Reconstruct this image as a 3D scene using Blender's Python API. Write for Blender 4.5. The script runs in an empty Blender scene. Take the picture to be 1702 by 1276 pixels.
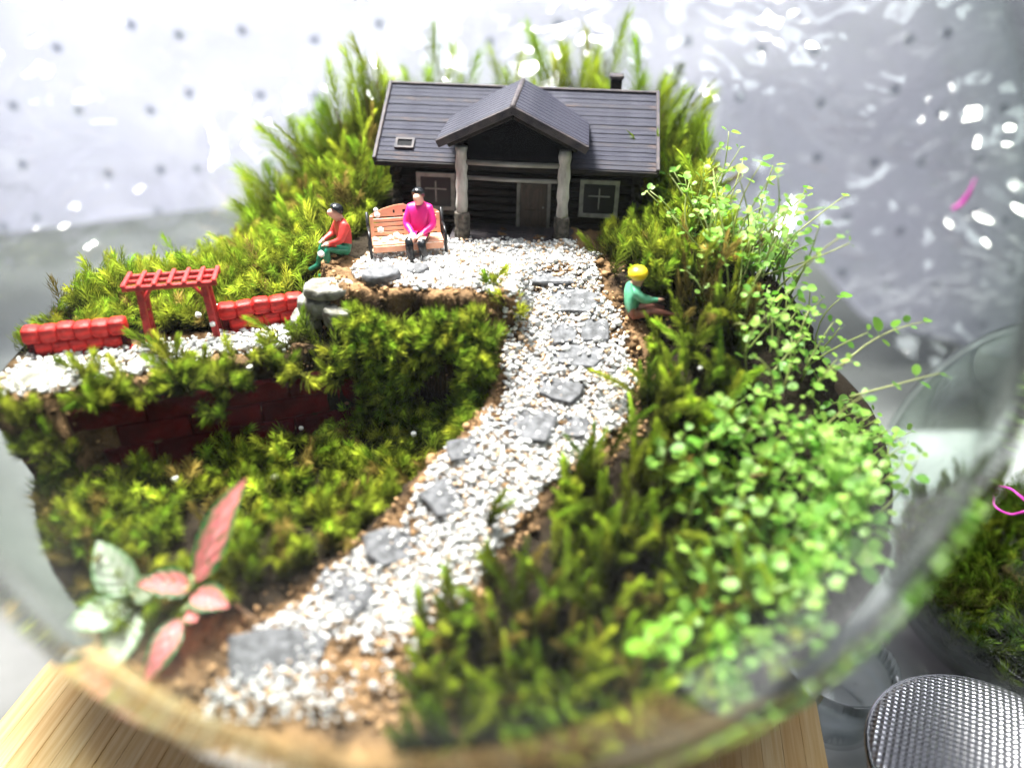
import bpy, bmesh, math, random
import numpy as np
from mathutils import Vector, Matrix, noise

# ------------------------------------------------------------------ scene, camera, light
# one Blender unit = one centimetre: the bowl is 18 cm across
rng = np.random.default_rng(7)
random.seed(7)
SC = bpy.context.scene
SC.unit_settings.scale_length = 0.01
COL = SC.collection
R = math.radians

cam_d = bpy.data.cameras.new('camera')
cam = bpy.data.objects.new('camera', cam_d)
COL.objects.link(cam)
cam.location = (0.694, -13.74, 14.057)
cam.rotation_euler = (R(90 - 31), 0, 0)
cam_d.sensor_width = 36
cam_d.lens = 28.26
cam_d.clip_start = 0.1
cam_d.clip_end = 600
cam_d.dof.use_dof = True
cam_d.dof.focus_distance = 15.9
cam_d.dof.aperture_fstop = 0.060
SC.camera = cam

world = bpy.data.worlds.new('World')
SC.world = world
world.use_nodes = True
bg = world.node_tree.nodes['Background']
bg.inputs['Color'].default_value = (0.86, 0.91, 1.0, 1)
bg.inputs['Strength'].default_value = 0.24


def area(name, loc, target, size, power, color):
    d = bpy.data.lights.new(name, 'AREA')
    d.shape = 'RECTANGLE'
    d.size, d.size_y = size
    d.energy = power
    d.color = color
    o = bpy.data.objects.new(name, d)
    COL.objects.link(o)
    o.location = loc
    o.rotation_euler = (Vector(target) - Vector(loc)).to_track_quat('-Z', 'Y').to_euler()
    return o


area('overhead_light', (-7, 6.5, 34), (0.5, 0.0, 7), (9, 9), 50000, (1.0, 0.97, 0.92))
area('window_light', (-15, 32, 19), (-3, 12, 9), (30, 22), 12000, (0.93, 0.92, 1.0))
area('ceiling_light', (10, -2, 40), (0, 1, 6), (26, 26), 9000, (0.93, 0.96, 1.0))

SC.view_settings.view_transform = 'Standard'
SC.view_settings.look = 'None'
SC.view_settings.gamma = 1
SC.view_settings.exposure = 0.20
SC.view_settings.use_curve_mapping = False
cy = SC.cycles
cy.use_denoising = True
cy.max_bounces = 5
cy.diffuse_bounces = 2
cy.glossy_bounces = 2
cy.transmission_bounces = 4
cy.transparent_max_bounces = 24
cy.caustics_reflective = False
cy.caustics_refractive = False
cy.sample_clamp_indirect = 6
cy.use_adaptive_sampling = True
cy.adaptive_threshold = 0.05
cy.adaptive_min_samples = 12
cy.use_light_tree = False


# ------------------------------------------------------------------ helpers
def smooth(a, b, x):
    t = np.clip((x - a) / (b - a), 0, 1)
    return t * t * (3 - 2 * t)


def link(o, parent=None):
    COL.objects.link(o)
    if parent is not None:
        o.parent = parent
    return o


def tag(o, label=None, cat=None, group=None, kind=None):
    if label: o['label'] = label
    if cat: o['category'] = cat
    if group: o['group'] = group
    if kind: o['kind'] = kind
    return o


def empty(name, loc, rz=0.0, label=None, cat=None, group=None):
    o = bpy.data.objects.new(name, None)
    o.empty_display_size = 0.2
    COL.objects.link(o)
    o.location = loc
    o.rotation_euler = (0, 0, rz)
    return tag(o, label, cat, group)


def mesh_obj(name, bm, mats, parent=None, smooth_shade=False, loc=None):
    me = bpy.data.meshes.new(name)
    bm.normal_update()
    bm.to_mesh(me)
    bm.free()
    for m in (mats if isinstance(mats, (list, tuple)) else [mats]):
        me.materials.append(m)
    if smooth_shade:
        me.polygons.foreach_set('use_smooth', [True] * len(me.polygons))
    o = link(bpy.data.objects.new(name, me), parent)
    if loc is not None: o.location = loc
    return o


def np_mesh(name, V, T, mat, C=None, parent=None, smooth_shade=False):
    """triangle soup from numpy arrays, optional point colours"""
    me = bpy.data.meshes.new(name)
    V = np.asarray(V, np.float32); T = np.asarray(T, np.int32)
    me.vertices.add(len(V)); me.vertices.foreach_set('co', V.ravel())
    me.loops.add(T.size); me.loops.foreach_set('vertex_index', T.ravel())
    me.polygons.add(len(T))
    me.polygons.foreach_set('loop_start', np.arange(0, T.size, 3, dtype=np.int32))
    me.update(calc_edges=True)
    if C is not None:
        a = me.color_attributes.new('Col', 'FLOAT_COLOR', 'POINT')
        a.data.foreach_set('color', np.concatenate([C, np.ones((len(C), 1))], 1).astype(np.float32).ravel())
    if smooth_shade:
        me.polygons.foreach_set('use_smooth', np.ones(len(T), bool))
    me.materials.append(mat)
    return link(bpy.data.objects.new(name, me), parent)


def box(bm, c, s, rot=None, taper=1.0):
    """box centred at c with full sizes s"""
    M = Matrix.Translation(c) @ (rot.to_4x4() if rot is not None else Matrix())
    vs = []
    for x in (-.5, .5):
        for y in (-.5, .5):
            for z in (-.5, .5):
                k = taper if z > 0 else 1
                vs.append(bm.verts.new(M @ Vector((x * s[0] * k, y * s[1] * k, z * s[2]))))
    for f in ((0, 1, 3, 2), (4, 6, 7, 5), (0, 4, 5, 1), (2, 3, 7, 6), (0, 2, 6, 4), (1, 5, 7, 3)):
        bm.faces.new([vs[i] for i in f])
    return vs


def bbox_obj(name, c, s, mat, parent, bev=0.015, rot=None):
    bm = bmesh.new()
    box(bm, (0, 0, 0), s)
    bmesh.ops.bevel(bm, geom=bm.edges[:], offset=min(bev, min(s) * .3), segments=1, affect='EDGES')
    o = mesh_obj(name, bm, mat, parent)
    o.location = c
    if rot is not None: o.rotation_euler = rot
    return o


def tube(bm, pts, rad, n=8, cap=True):
    pts = [Vector(p) for p in pts]
    rad = rad if isinstance(rad, (list, tuple)) else [rad] * len(pts)
    rings = []
    up = Vector((0.13, 0.31, 0.94))
    for i, p in enumerate(pts):
        t = (pts[min(i + 1, len(pts) - 1)] - pts[max(i - 1, 0)]).normalized()
        a = t.cross(up)
        if a.length < .05: a = t.cross(Vector((1, 0, 0)))
        a.normalize(); b = t.cross(a)
        rings.append([bm.verts.new(p + (a * math.cos(2 * math.pi * k / n) + b * math.sin(2 * math.pi * k / n)) * rad[i]) for k in range(n)])
    for i in range(len(rings) - 1):
        for k in range(n):
            bm.faces.new((rings[i][k], rings[i][(k + 1) % n], rings[i + 1][(k + 1) % n], rings[i + 1][k]))
    if cap:
        bm.faces.new(rings[0][::-1]); bm.faces.new(rings[-1])


def lathe(bm, prof, n=64, c=(0, 0, 0), closed=False):
    rings = []
    for r, z in prof:
        if r < 1e-5: rings.append([bm.verts.new((c[0], c[1], c[2] + z))])
        else: rings.append([bm.verts.new((c[0] + r * math.cos(2 * math.pi * k / n), c[1] + r * math.sin(2 * math.pi * k / n), c[2] + z)) for k in range(n)])
    rr = rings + ([rings[0]] if closed else [])
    for a, b in zip(rr[:-1], rr[1:]):
        for k in range(n):
            if len(a) == 1 and len(b) == 1: continue
            if len(a) == 1: bm.faces.new((a[0], b[k], b[(k + 1) % n]))
            elif len(b) == 1: bm.faces.new((a[k], b[0], a[(k + 1) % n]))
            else: bm.faces.new((a[k], b[k], b[(k + 1) % n], a[(k + 1) % n]))


# ------------------------------------------------------------------ materials
def new_mat(name):
    m = bpy.data.materials.new(name)
    m.use_nodes = True
    nt = m.node_tree
    return m, nt, nt.nodes['Principled BSDF'], nt.nodes['Material Output']


def pmat(name, c1, c2=None, scale=3.0, rough=0.6, bump=0.0, bscale=20.0, spec=0.5, stretch=(1, 1, 1), detail=4.0, metal=0.0, coat=0.0, sss=0.0, lo=.35, hi=.65):
    m, nt, P, out = new_mat(name)
    N, L = nt.nodes, nt.links
    tc = N.new('ShaderNodeTexCoord')
    mp = N.new('ShaderNodeMapping'); mp.inputs['Scale'].default_value = stretch
    L.new(tc.outputs['Object'], mp.inputs['Vector'])
    if c2 is not None:
        nz = N.new('ShaderNodeTexNoise'); nz.inputs['Scale'].default_value = scale; nz.inputs['Detail'].default_value = detail
        L.new(mp.outputs[0], nz.inputs['Vector'])
        rp = N.new('ShaderNodeValToRGB')
        rp.color_ramp.elements[0].position = lo; rp.color_ramp.elements[0].color = (*c1, 1)
        rp.color_ramp.elements[1].position = hi; rp.color_ramp.elements[1].color = (*c2, 1)
        L.new(nz.outputs['Fac'], rp.inputs[0]); L.new(rp.outputs[0], P.inputs['Base Color'])
    else:
        P.inputs['Base Color'].default_value = (*c1, 1)
    P.inputs['Roughness'].default_value = rough
    P.inputs['Specular IOR Level'].default_value = spec
    P.inputs['Metallic'].default_value = metal
    P.inputs['Coat Weight'].default_value = coat
    if sss:
        P.inputs['Subsurface Weight'].default_value = sss
        P.inputs['Subsurface Scale'].default_value = 0.1
        P.inputs['Subsurface Radius'].default_value = (1, .6, .5)
    if bump:
        nb = N.new('ShaderNodeTexNoise'); nb.inputs['Scale'].default_value = bscale; nb.inputs['Detail'].default_value = 5
        L.new(mp.outputs[0], nb.inputs['Vector'])
        bp = N.new('ShaderNodeBump'); bp.inputs['Strength'].default_value = bump; bp.inputs['Distance'].default_value = 0.05
        L.new(nb.outputs['Fac'], bp.inputs['Height']); L.new(bp.outputs[0], P.inputs['Normal'])
    return m


def leaf_mat(name, rough=0.45, trans=0.4, spec=0.4, gain=1.25, col=None):
    """base colour from the point colours (or a fixed colour), light passes through the thin leaf"""
    m, nt, P, out = new_mat(name)
    N, L = nt.nodes, nt.links
    N.remove(P)
    P = N.new('ShaderNodeBsdfDiffuse')
    tr = N.new('ShaderNodeBsdfTranslucent')
    mx = N.new('ShaderNodeMixShader'); mx.inputs[0].default_value = trans
    if col is None:
        at = N.new('ShaderNodeAttribute'); at.attribute_name = 'Col'
        src = at.outputs['Color']
    else:
        oi = N.new('ShaderNodeObjectInfo')
        hs = N.new('ShaderNodeValToRGB')
        hs.color_ramp.elements[0].color = (*col[0], 1); hs.color_ramp.elements[1].color = (*col[1], 1)
        L.new(oi.outputs['Random'], hs.inputs[0]); src = hs.outputs[0]
    L.new(src, P.inputs['Color'])
    sc = N.new('ShaderNodeVectorMath'); sc.operation = 'SCALE'; sc.inputs['Scale'].default_value = gain
    L.new(src, sc.inputs[0]); L.new(sc.outputs[0], tr.inputs['Color'])
    L.new(P.outputs[0], mx.inputs[1]); L.new(tr.outputs[0], mx.inputs[2])
    last = mx
    if spec > .3:
        gl = N.new('ShaderNodeBsdfGlossy'); gl.inputs['Roughness'].default_value = rough
        g2 = N.new('ShaderNodeMixShader'); g2.inputs[0].default_value = .06 * spec / .5
        L.new(mx.outputs[0], g2.inputs[1]); L.new(gl.outputs[0], g2.inputs[2]); last = g2
    L.new(last.outputs[0], out.inputs['Surface'])
    return m


def glass_mat(name, tint=(0.97, 0.985, 0.975), rough=0.02, ior=1.45, fog=None, gain=1.0, skim=None):
    """thin clear glass: light passes straight through, reflects more at grazing angles; optional mist clinging to it"""
    m, nt, P, out = new_mat(name)
    N, L = nt.nodes, nt.links
    N.remove(P)
    t = N.new('ShaderNodeBsdfTransparent')
    g = N.new('ShaderNodeBsdfGlossy'); g.inputs['Roughness'].default_value = rough
    lw = N.new('ShaderNodeFresnel')
    # the far faces of the wall are met from inside the glass: keep the outside reflectance there
    ge = N.new('ShaderNodeNewGeometry')
    im = N.new('ShaderNodeMapRange'); im.inputs['To Min'].default_value = ior; im.inputs['To Max'].default_value = 1 / ior
    L.new(ge.outputs['Backfacing'], im.inputs['Value']); L.new(im.outputs[0], lw.inputs['IOR'])
    # longer way through the glass at grazing angles: greyer, greener
    ly = N.new('ShaderNodeLayerWeight'); ly.inputs['Blend'].default_value = 0.5
    tr = N.new('ShaderNodeValToRGB')
    tr.color_ramp.elements[0].position = 0.45; tr.color_ramp.elements[0].color = (*tint, 1)
    tr.color_ramp.elements[1].position = 0.97; tr.color_ramp.elements[1].color = (tint[0] * .82, tint[1] * .86, tint[2] * .83, 1)
    L.new(ly.outputs['Facing'], tr.inputs[0]); L.new(tr.outputs[0], t.inputs['Color'])
    mx = N.new('ShaderNodeMixShader')
    ml = N.new('ShaderNodeMath'); ml.operation = 'MULTIPLY'; ml.inputs[1].default_value = gain
    L.new(lw.outputs[0], ml.inputs[0]); L.new(ml.outputs[0], mx.inputs[0])
    L.new(t.outputs[0], mx.inputs[1]); L.new(g.outputs[0], mx.inputs[2])
    last = mx
    if gain == 0: last = mx = t
    if skim:
        rf = N.new('ShaderNodeBsdfGlass'); rf.inputs['IOR'].default_value = 1.45; rf.inputs['Roughness'].default_value = .0
        rf.inputs['Color'].default_value = (.96, .975, .965, 1)
        sk = N.new('ShaderNodeMapRange'); sk.interpolation_type = 'SMOOTHSTEP'
        sk.inputs['From Min'].default_value = skim[0]; sk.inputs['From Max'].default_value = skim[1]
        L.new(ly.outputs['Facing'], sk.inputs['Value'])
        m2 = N.new('ShaderNodeMixShader')
        L.new(sk.outputs[0], m2.inputs[0]); L.new(mx.outputs[0], m2.inputs[1]); L.new(rf.outputs[0], m2.inputs[2])
        last = mx = m2
    if fog:
        tc = N.new('ShaderNodeTexCoord')
        nz = N.new('ShaderNodeTexNoise'); nz.inputs['Scale'].default_value = fog[0]; nz.inputs['Detail'].default_value = 1
        L.new(tc.outputs['Object'], nz.inputs['Vector'])
        mr = N.new('ShaderNodeMapRange')
        mr.inputs['From Min'].default_value = fog[1]; mr.inputs['From Max'].default_value = fog[2]
        mr.inputs['To Min'].default_value = fog[4]; mr.inputs['To Max'].default_value = fog[3]
        L.new(nz.outputs['Fac'], mr.inputs['Value'])
        # droplets cling low on the bowl
        sx = N.new('ShaderNodeSeparateXYZ'); L.new(tc.outputs['Object'], sx.inputs[0])
        zz = N.new('ShaderNodeMapRange')
        zz.inputs['From Min'].default_value = fog[5]; zz.inputs['From Max'].default_value = fog[6]
        zz.inputs['To Min'].default_value = 1; zz.inputs['To Max'].default_value = 0.0
        L.new(sx.outputs['Z'], zz.inputs['Value'])
        mu = N.new('ShaderNodeMath'); mu.operation = 'MULTIPLY'
        L.new(mr.outputs[0], mu.inputs[0]); L.new(zz.outputs[0], mu.inputs[1])
        d = N.new('ShaderNodeBsdfTranslucent'); d.inputs['Color'].default_value = (.9, .92, .92, 1)
        d2 = N.new('ShaderNodeBsdfDiffuse'); d2.inputs['Color'].default_value = (.9, .92, .92, 1)
        dm = N.new('ShaderNodeMixShader'); L.new(d.outputs[0], dm.inputs[1]); L.new(d2.outputs[0], dm.inputs[2])
        fx = N.new('ShaderNodeMixShader')
        L.new(mu.outputs[0], fx.inputs[0]); L.new(mx.outputs[0], fx.inputs[1]); L.new(dm.outputs[0], fx.inputs[2])
        last = fx
    L.new(last.outputs[0], out.inputs['Surface'])
    return m


M = {}
M['soil'] = pmat('soil', (0.03, 0.017, 0.009), (0.30, 0.175, 0.085), 2.2, 0.95, 1.0, 16, 0.2, detail=9)
def moss_gap_shade(m):  # paints the shade of the gaps between moss shoots into the soil colour
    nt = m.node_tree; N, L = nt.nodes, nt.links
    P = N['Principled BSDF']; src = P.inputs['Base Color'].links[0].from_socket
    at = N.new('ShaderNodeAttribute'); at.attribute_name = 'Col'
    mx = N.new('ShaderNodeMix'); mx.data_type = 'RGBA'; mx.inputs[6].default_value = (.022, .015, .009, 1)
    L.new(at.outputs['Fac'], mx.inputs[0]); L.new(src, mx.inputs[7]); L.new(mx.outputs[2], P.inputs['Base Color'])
moss_gap_shade(M['soil'])
M['crumb'] = leaf_mat('crumb', 0.95, 0.0, 0.2)
M['gravel'] = leaf_mat('gravel', 0.25, 0.28, 0.6, 1.0)
M['moss'] = leaf_mat('moss', 0.5, 0.42, 0.3, 1.3)
M['slate'] = pmat('slate', (0.070, 0.070, 0.076), (0.18, 0.18, 0.195), 6, 0.75, 0.6, 14, 0.3, stretch=(1, 1, 3))
M['rock'] = pmat('rock', (0.12, 0.11, 0.09), (0.36, 0.35, 0.31), 4, 0.85, 0.9, 10, 0.3)
M['roof'] = pmat('roof', (0.015, 0.015, 0.030), (0.036, 0.035, 0.054), 3.5, 0.5, 0.45, 30, 0.3, stretch=(1, 6, 6))
M['roof_rust'] = pmat('roof_rust', (0.018, 0.017, 0.030), (0.070, 0.042, 0.036), 2.0, 0.5, 0.4, 30, 0.3, stretch=(1.5, 5, 5), lo=.5, hi=.75)
M['trim'] = pmat('trim', (0.034, 0.031, 0.042), (0.080, 0.064, 0.066), 4, 0.6, 0.3, 30, 0.25)
M['wall_dark'] = pmat('wall_dark', (0.008, 0.007, 0.009), (0.026, 0.020, 0.015), 3, 0.6, 0.2, 20, 0.2, stretch=(1, 4, 4))
M['dark_void'] = pmat('dark_void', (0.006, 0.006, 0.008), None, rough=0.7, spec=0.1)
M['pillar'] = pmat('pillar', (0.34, 0.32, 0.30), (0.68, 0.65, 0.62), 6, 0.6, 0.5, 16, stretch=(1, 1, .3))
M['pillar_base'] = pmat('pillar_base', (0.03, 0.026, 0.022), (0.14, 0.12, 0.10), 9, 0.8, 0.8, 14)
M['beam'] = pmat('beam', (0.15, 0.135, 0.12), (0.30, 0.28, 0.26), 5, 0.6, 0.2, 18, stretch=(.4, 1, 1))
M['win_frame'] = pmat('win_frame', (0.24, 0.235, 0.22), (0.42, 0.41, 0.39), 6, 0.6, 0.2, 20)
M['pane'] = pmat('pane', (0.016, 0.016, 0.022), None, rough=0.35, spec=0.3)
M['door'] = pmat('door', (0.05, 0.035, 0.025), (0.10, 0.07, 0.05), 4, 0.55, 0.2, 20, stretch=(5, 5, .6))
M['orange'] = pmat('orange', (0.80, 0.34, 0.20), (0.86, 0.44, 0.29), 3, 0.45, 0.15, 25, 0.5, sss=0.15)
M['black_iron'] = pmat('black_iron', (0.012, 0.012, 0.014), None, rough=0.35)
M['red_plastic'] = pmat('red_plastic', (0.26, 0.020, 0.022), (0.60, 0.040, 0.040), 3, 0.5, 0.5, 14, 0.4, sss=0.08, detail=8, lo=.3, hi=.62)
M['red_wall'] = pmat('red_wall', (0.34, 0.010, 0.010), (0.74, 0.022, 0.016), 2.6, 0.45, 0.6, 9, 0.4, sss=0.1, stretch=(1, 1, 5), detail=8, lo=.3, hi=.6)
M['dark_red'] = pmat('dark_red', (0.045, 0.002, 0.004), (0.12, 0.005, 0.008), 3, 0.7, 0.4, 16, 0.15)
M['skin'] = pmat('skin', (0.72, 0.40, 0.30), (0.78, 0.47, 0.37), 6, 0.45, sss=0.2)
M['pink'] = pmat('pink', (0.80, 0.012, 0.22), (0.92, 0.03, 0.32), 5, 0.4, 0.1, 20, sss=0.15)
M['red_jacket'] = pmat('red_jacket', (0.50, 0.03, 0.03), (0.70, 0.07, 0.06), 5, 0.45, 0.2, 20)
M['black_paint'] = pmat('black_paint', (0.010, 0.011, 0.014), None, rough=0.25, bump=0.15, bscale=18)
M['green_paint'] = pmat('green_paint', (0.010, 0.17, 0.10), (0.03, 0.27, 0.17), 6, 0.35, 0.1, 20)
M['green_shirt'] = pmat('green_shirt', (0.05, 0.30, 0.16), (0.14, 0.42, 0.27), 6, 0.4, 0.2, 20)
M['brown_trousers'] = pmat('brown_trousers', (0.25, 0.07, 0.045), (0.38, 0.16, 0.12), 6, 0.5, 0.2, 20)
M['yellow'] = pmat('yellow', (0.90, 0.62, 0.01), (0.95, 0.70, 0.03), 6, 0.35, sss=0.1)
M['creeper'] = leaf_mat('creeper', 0.5, 0.45, 0.32, 1.3, ((0.12, 0.32, 0.03), (0.34, 0.54, 0.09)))
M['creeper_bright'] = leaf_mat('creeper_bright', 0.5, 0.5, 0.32, 1.25, ((0.22, 0.52, 0.03), (0.34, 0.66, 0.06)))
M['creeper_stem'] = leaf_mat('creeper_stem', 0.5, 0.3, 0.4, 1.1, ((0.26, 0.36, 0.08), (0.40, 0.42, 0.16)))
M['dry'] = pmat('dry', (0.20, 0.10, 0.04), (0.34, 0.19, 0.09), 6, 0.8, 0.3, 20)
M['twig'] = pmat('twig', (0.10, 0.055, 0.03), (0.22, 0.12, 0.06), 6, 0.8, 0.5, 20)
M['fittonia'] = leaf_mat('fittonia', 0.5, 0.5, 0.31, 1.5)
M['fit_stem'] = leaf_mat('fit_stem', 0.5, 0.2, 0.4, 1.0, ((0.30, 0.40, 0.16), (0.42, 0.42, 0.20)))
M['bowl'] = glass_mat('bowl_glass', gain=1.0, skim=(.73, .84))
M['bowl_mist'] = glass_mat('bowl_glass_mist', gain=0, skim=(.73, .84), fog=(0.42, 0.46, 0.72, 0.17, 0.0, -6.0, -1.5))
M['jar'] = glass_mat('jar_glass', (0.95, 0.965, 0.955), gain=1.0)
M['dish'] = glass_mat('dish_glass', (0.90, 0.92, 0.93), gain=1.5)
M['table'] = pmat('table', (0.16, 0.165, 0.16), (0.24, 0.245, 0.24), 0.25, 0.35, 0.05, 6, 0.5)
M['metal'] = pmat('metal', (0.62, 0.62, 0.66), None, rough=0.22, metal=1.0)
M['magenta'] = pmat('magenta', (0.42, 0.02, 0.28), (0.55, 0.04, 0.38), 4, 0.45)
M['white_tile'] = pmat('white_tile', (0.60, 0.61, 0.63), (0.80, 0.80, 0.82), .8, 0.6)


# ------------------------------------------------------------------ terrain
GC = np.array([0, 0, 8.6])          # centre of the glass sphere
RI = 8.70                           # soil reaches the inside of the glass
ZH = 7.89                           # level of the yard before the cabin
PY = np.array([-6.54, -6.12, -5.62, -5.09, -4.62, -4.12, -3.61, -3.07, -2.55, -2.02, -1.51, -0.87, -0.21, 0.37])
PXL = np.array([-3.85, -3.76, -3.59, -3.23, -2.65, -2.04, -1.40, -0.94, -0.56, 0.05, 0.47, 0.55, 0.46, 0.34])
PXR = np.array([-0.80, -0.74, -0.68, -0.71, 0.11, 0.34, 0.78, 1.19, 2.08, 2.70, 2.85, 2.98, 3.00, 2.50])


def poly_sd(x, y, P):
    """signed distance to polygon, positive inside"""
    x = np.asarray(x, float); y = np.asarray(y, float)
    d = np.full(x.shape, 1e9); ins = np.zeros(x.shape, bool)
    n = len(P)
    for i in range(n):
        ax, ay = P[i]; bx, by = P[(i + 1) % n]
        ex, ey = bx - ax, by - ay
        t = np.clip(((x - ax) * ex + (y - ay) * ey) / (ex * ex + ey * ey), 0, 1)
        d = np.minimum(d, np.hypot(x - ax - t * ex, y - ay - t * ey))
        c = ((ay > y) != (by > y)) & (x < (bx - ax) * (y - ay) / (by - ay + 1e-12) + ax)
        ins ^= c
    return np.where(ins, d, -d)


PLATFORM = [(-2.95, 0.75), (-2.75, 0.10), (-2.2, -0.12), (-1.0, -0.28), (0.1, -0.48), (0.75, -0.35), (1.0, 0.9), (3.2, 1.0), (3.6, 6.5), (-3.0, 6.5), (-3.3, 2.0)]
TERRACE = [(-9.4, -2.5), (-7.2, -2.30), (-6.55, -1.88), (-4.2, -1.10), (-2.3, -0.45), (-2.3, 3), (-9.4, 3)]
YARD = [(-2.39, 0.95), (-2.2, 0.20), (-1.1, -0.14), (0.35, -0.38), (2.38, 0.22), (2.36, 1.41), (2.0, 2.0), (-0.64, 2.3), (-2.2, 1.6)]
STRIP = [(-8.1, -2.25), (-8.17, -0.95), (-6.32, -0.43), (-4.97, -0.06), (-3.40, 0.50), (-3.45, -0.50), (-4.75, -0.85), (-6.49, -1.85), (-7.1, -2.28)]


def ground(x, y):
    x = np.asarray(x, float); y = np.asarray(y, float)
    ramp = np.interp(y, [-9, -6.4, 0.7, 1.3, 9], [2.2, 3.48, 7.76, 7.89, 8.25])
    # the right bank swells a little beside the path and falls to the glass
    ramp = np.where(ramp < 4.6, 4.15 + .45 * np.exp((ramp - 4.6) / .45), ramp)      # levels out before the front glass
    ramp = ramp + 0.25 * smooth(3.0, 4.6, x) - 3.4 * smooth(5.5, 8.4, x) * smooth(-4.5, -2.0, y) - 2.2 * smooth(4.4, 6.2, x) * smooth(.3, 2.5, y)
    gar = np.interp(y, [-7.5, -6.5, -5.6, -4.3, -2, 0, 9], [4.1, 4.12, 4.25, 4.70, 5.02, 5.2, 5.3]) + 0.45 * smooth(-5, -8, x)
    xl = np.interp(y, PY, PXL)
    k = smooth(-0.75, -0.1, x - xl)
    z = gar + (np.maximum(ramp, gar) - gar) * k
    z = np.where(x > xl, np.maximum(z, ramp), z)
    te = smooth(-0.16, 0.06, poly_sd(x, y, TERRACE))
    tz = 6.86 + (0.25 + .85 * smooth(-5.5, -2.8, x)) * smooth(0.7, 3.2, y) + 0.2 * smooth(3, 6, y) - 1.6 * smooth(-4.2, -7.5, x) * smooth(1.8, 4.5, y)
    z = z + (np.maximum(tz, z) - z) * te
    pl = smooth(-0.22, 0.05, poly_sd(x, y, PLATFORM))
    z = z + (np.maximum(ZH, z) - z) * pl
    bk = smooth(2.5, 3.6, y) * smooth(-9, -2.5, x) * (x < 9)
    z = np.where(x < 4, np.maximum(z, tz * (y > 2.6)), z)
    z = z + 0.35 * smooth(5.8, 7.2, y)
    return z


def fine(p, s, o):
    return noise.fractal(Vector(p) * s, 0.9, 2.1, o)


def build_soil():
    NT, NR = 420, 150
    th = np.linspace(0, 2 * math.pi, NT, endpoint=False)
    ct, st = np.cos(th), np.sin(th)
    rs = np.linspace(2, 8.69, 500)
    rb = np.zeros(NT)
    for i in range(NT):
        z = ground(rs * ct[i], rs * st[i])
        inside = rs ** 2 + (z - GC[2]) ** 2 < RI ** 2
        rb[i] = rs[np.where(inside)[0][-1]] if inside.any() else 2
    q = np.linspace(0.004, 1, NR)
    X = rb[:, None] * q * ct[:, None]; Y = rb[:, None] * q * st[:, None]
    Z = ground(X, Y)
    V = np.stack([X, Y, Z], -1).reshape(-1, 3)
    edge = np.tile(1 - smooth(.93, 1, q), NT)
    gx = (ground(V[:, 0] + .05, V[:, 1]) - ground(V[:, 0] - .05, V[:, 1])) / .1
    gy = (ground(V[:, 0], V[:, 1] + .05) - ground(V[:, 0], V[:, 1] - .05)) / .1
    nn = np.stack([-gx, -gy, np.ones_like(gx)], 1); nn /= np.linalg.norm(nn, axis=1)[:, None]
    for i in range(len(V)):
        p = V[i]
        d = 0.10 * noise.fractal(Vector(p) * 2.2, .9, 2.1, 5) + 0.05 * noise.noise(Vector(p) * 9)
        V[i] = p + nn[i] * d * edge[i]
    rows = [V.reshape(NT, NR, 3)]
    zb = rows[0][:, -1, 2]
    NS = 9
    sk = np.zeros((NT, NS, 3))
    for j in range(NS):
        z = zb + (0.45 - zb) * (j + 1) / NS
        r = np.sqrt(np.maximum(RI ** 2 - (z - GC[2]) ** 2, 0.01))
        sk[:, j] = np.stack([r * ct, r * st, z], 1)
    G = np.concatenate([rows[0], sk], 1)
    W = NR + NS
    idx = np.arange(NT * W).reshape(NT, W)
    a = idx; b = np.roll(idx, -1, 0)
    A, B, C_, D = a[:, :-1].ravel(), a[:, 1:].ravel(), b[:, 1:].ravel(), b[:, :-1].ravel()
    T = np.concatenate([np.stack([A, B, C_], 1), np.stack([A, C_, D], 1)])
    g = G.reshape(-1, 3)
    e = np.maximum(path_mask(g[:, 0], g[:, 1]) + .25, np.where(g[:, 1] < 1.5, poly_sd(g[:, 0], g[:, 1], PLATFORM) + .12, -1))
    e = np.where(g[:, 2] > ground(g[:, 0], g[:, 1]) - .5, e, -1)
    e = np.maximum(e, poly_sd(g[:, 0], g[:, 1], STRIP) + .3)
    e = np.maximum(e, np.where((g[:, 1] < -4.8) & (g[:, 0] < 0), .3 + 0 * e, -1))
    e = smooth(-.15, .25, e + .12 * np.array([noise.noise(Vector(p) * 1.7) for p in g]))  # low where the soil is painted near-black as shade under the moss
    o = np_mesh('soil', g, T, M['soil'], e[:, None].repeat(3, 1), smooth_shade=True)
    tag(o, 'brown soil terraces filling the glass bowl', kind='structure')


def normal_at(x, y):
    gx = (ground(x + .08, y) - ground(x - .08, y)) / .16
    gy = (ground(x, y + .08) - ground(x, y - .08)) / .16
    n = np.stack([-gx, -gy, np.ones_like(gx)], -1)
    return n / np.linalg.norm(n, axis=-1, keepdims=True)


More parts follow.
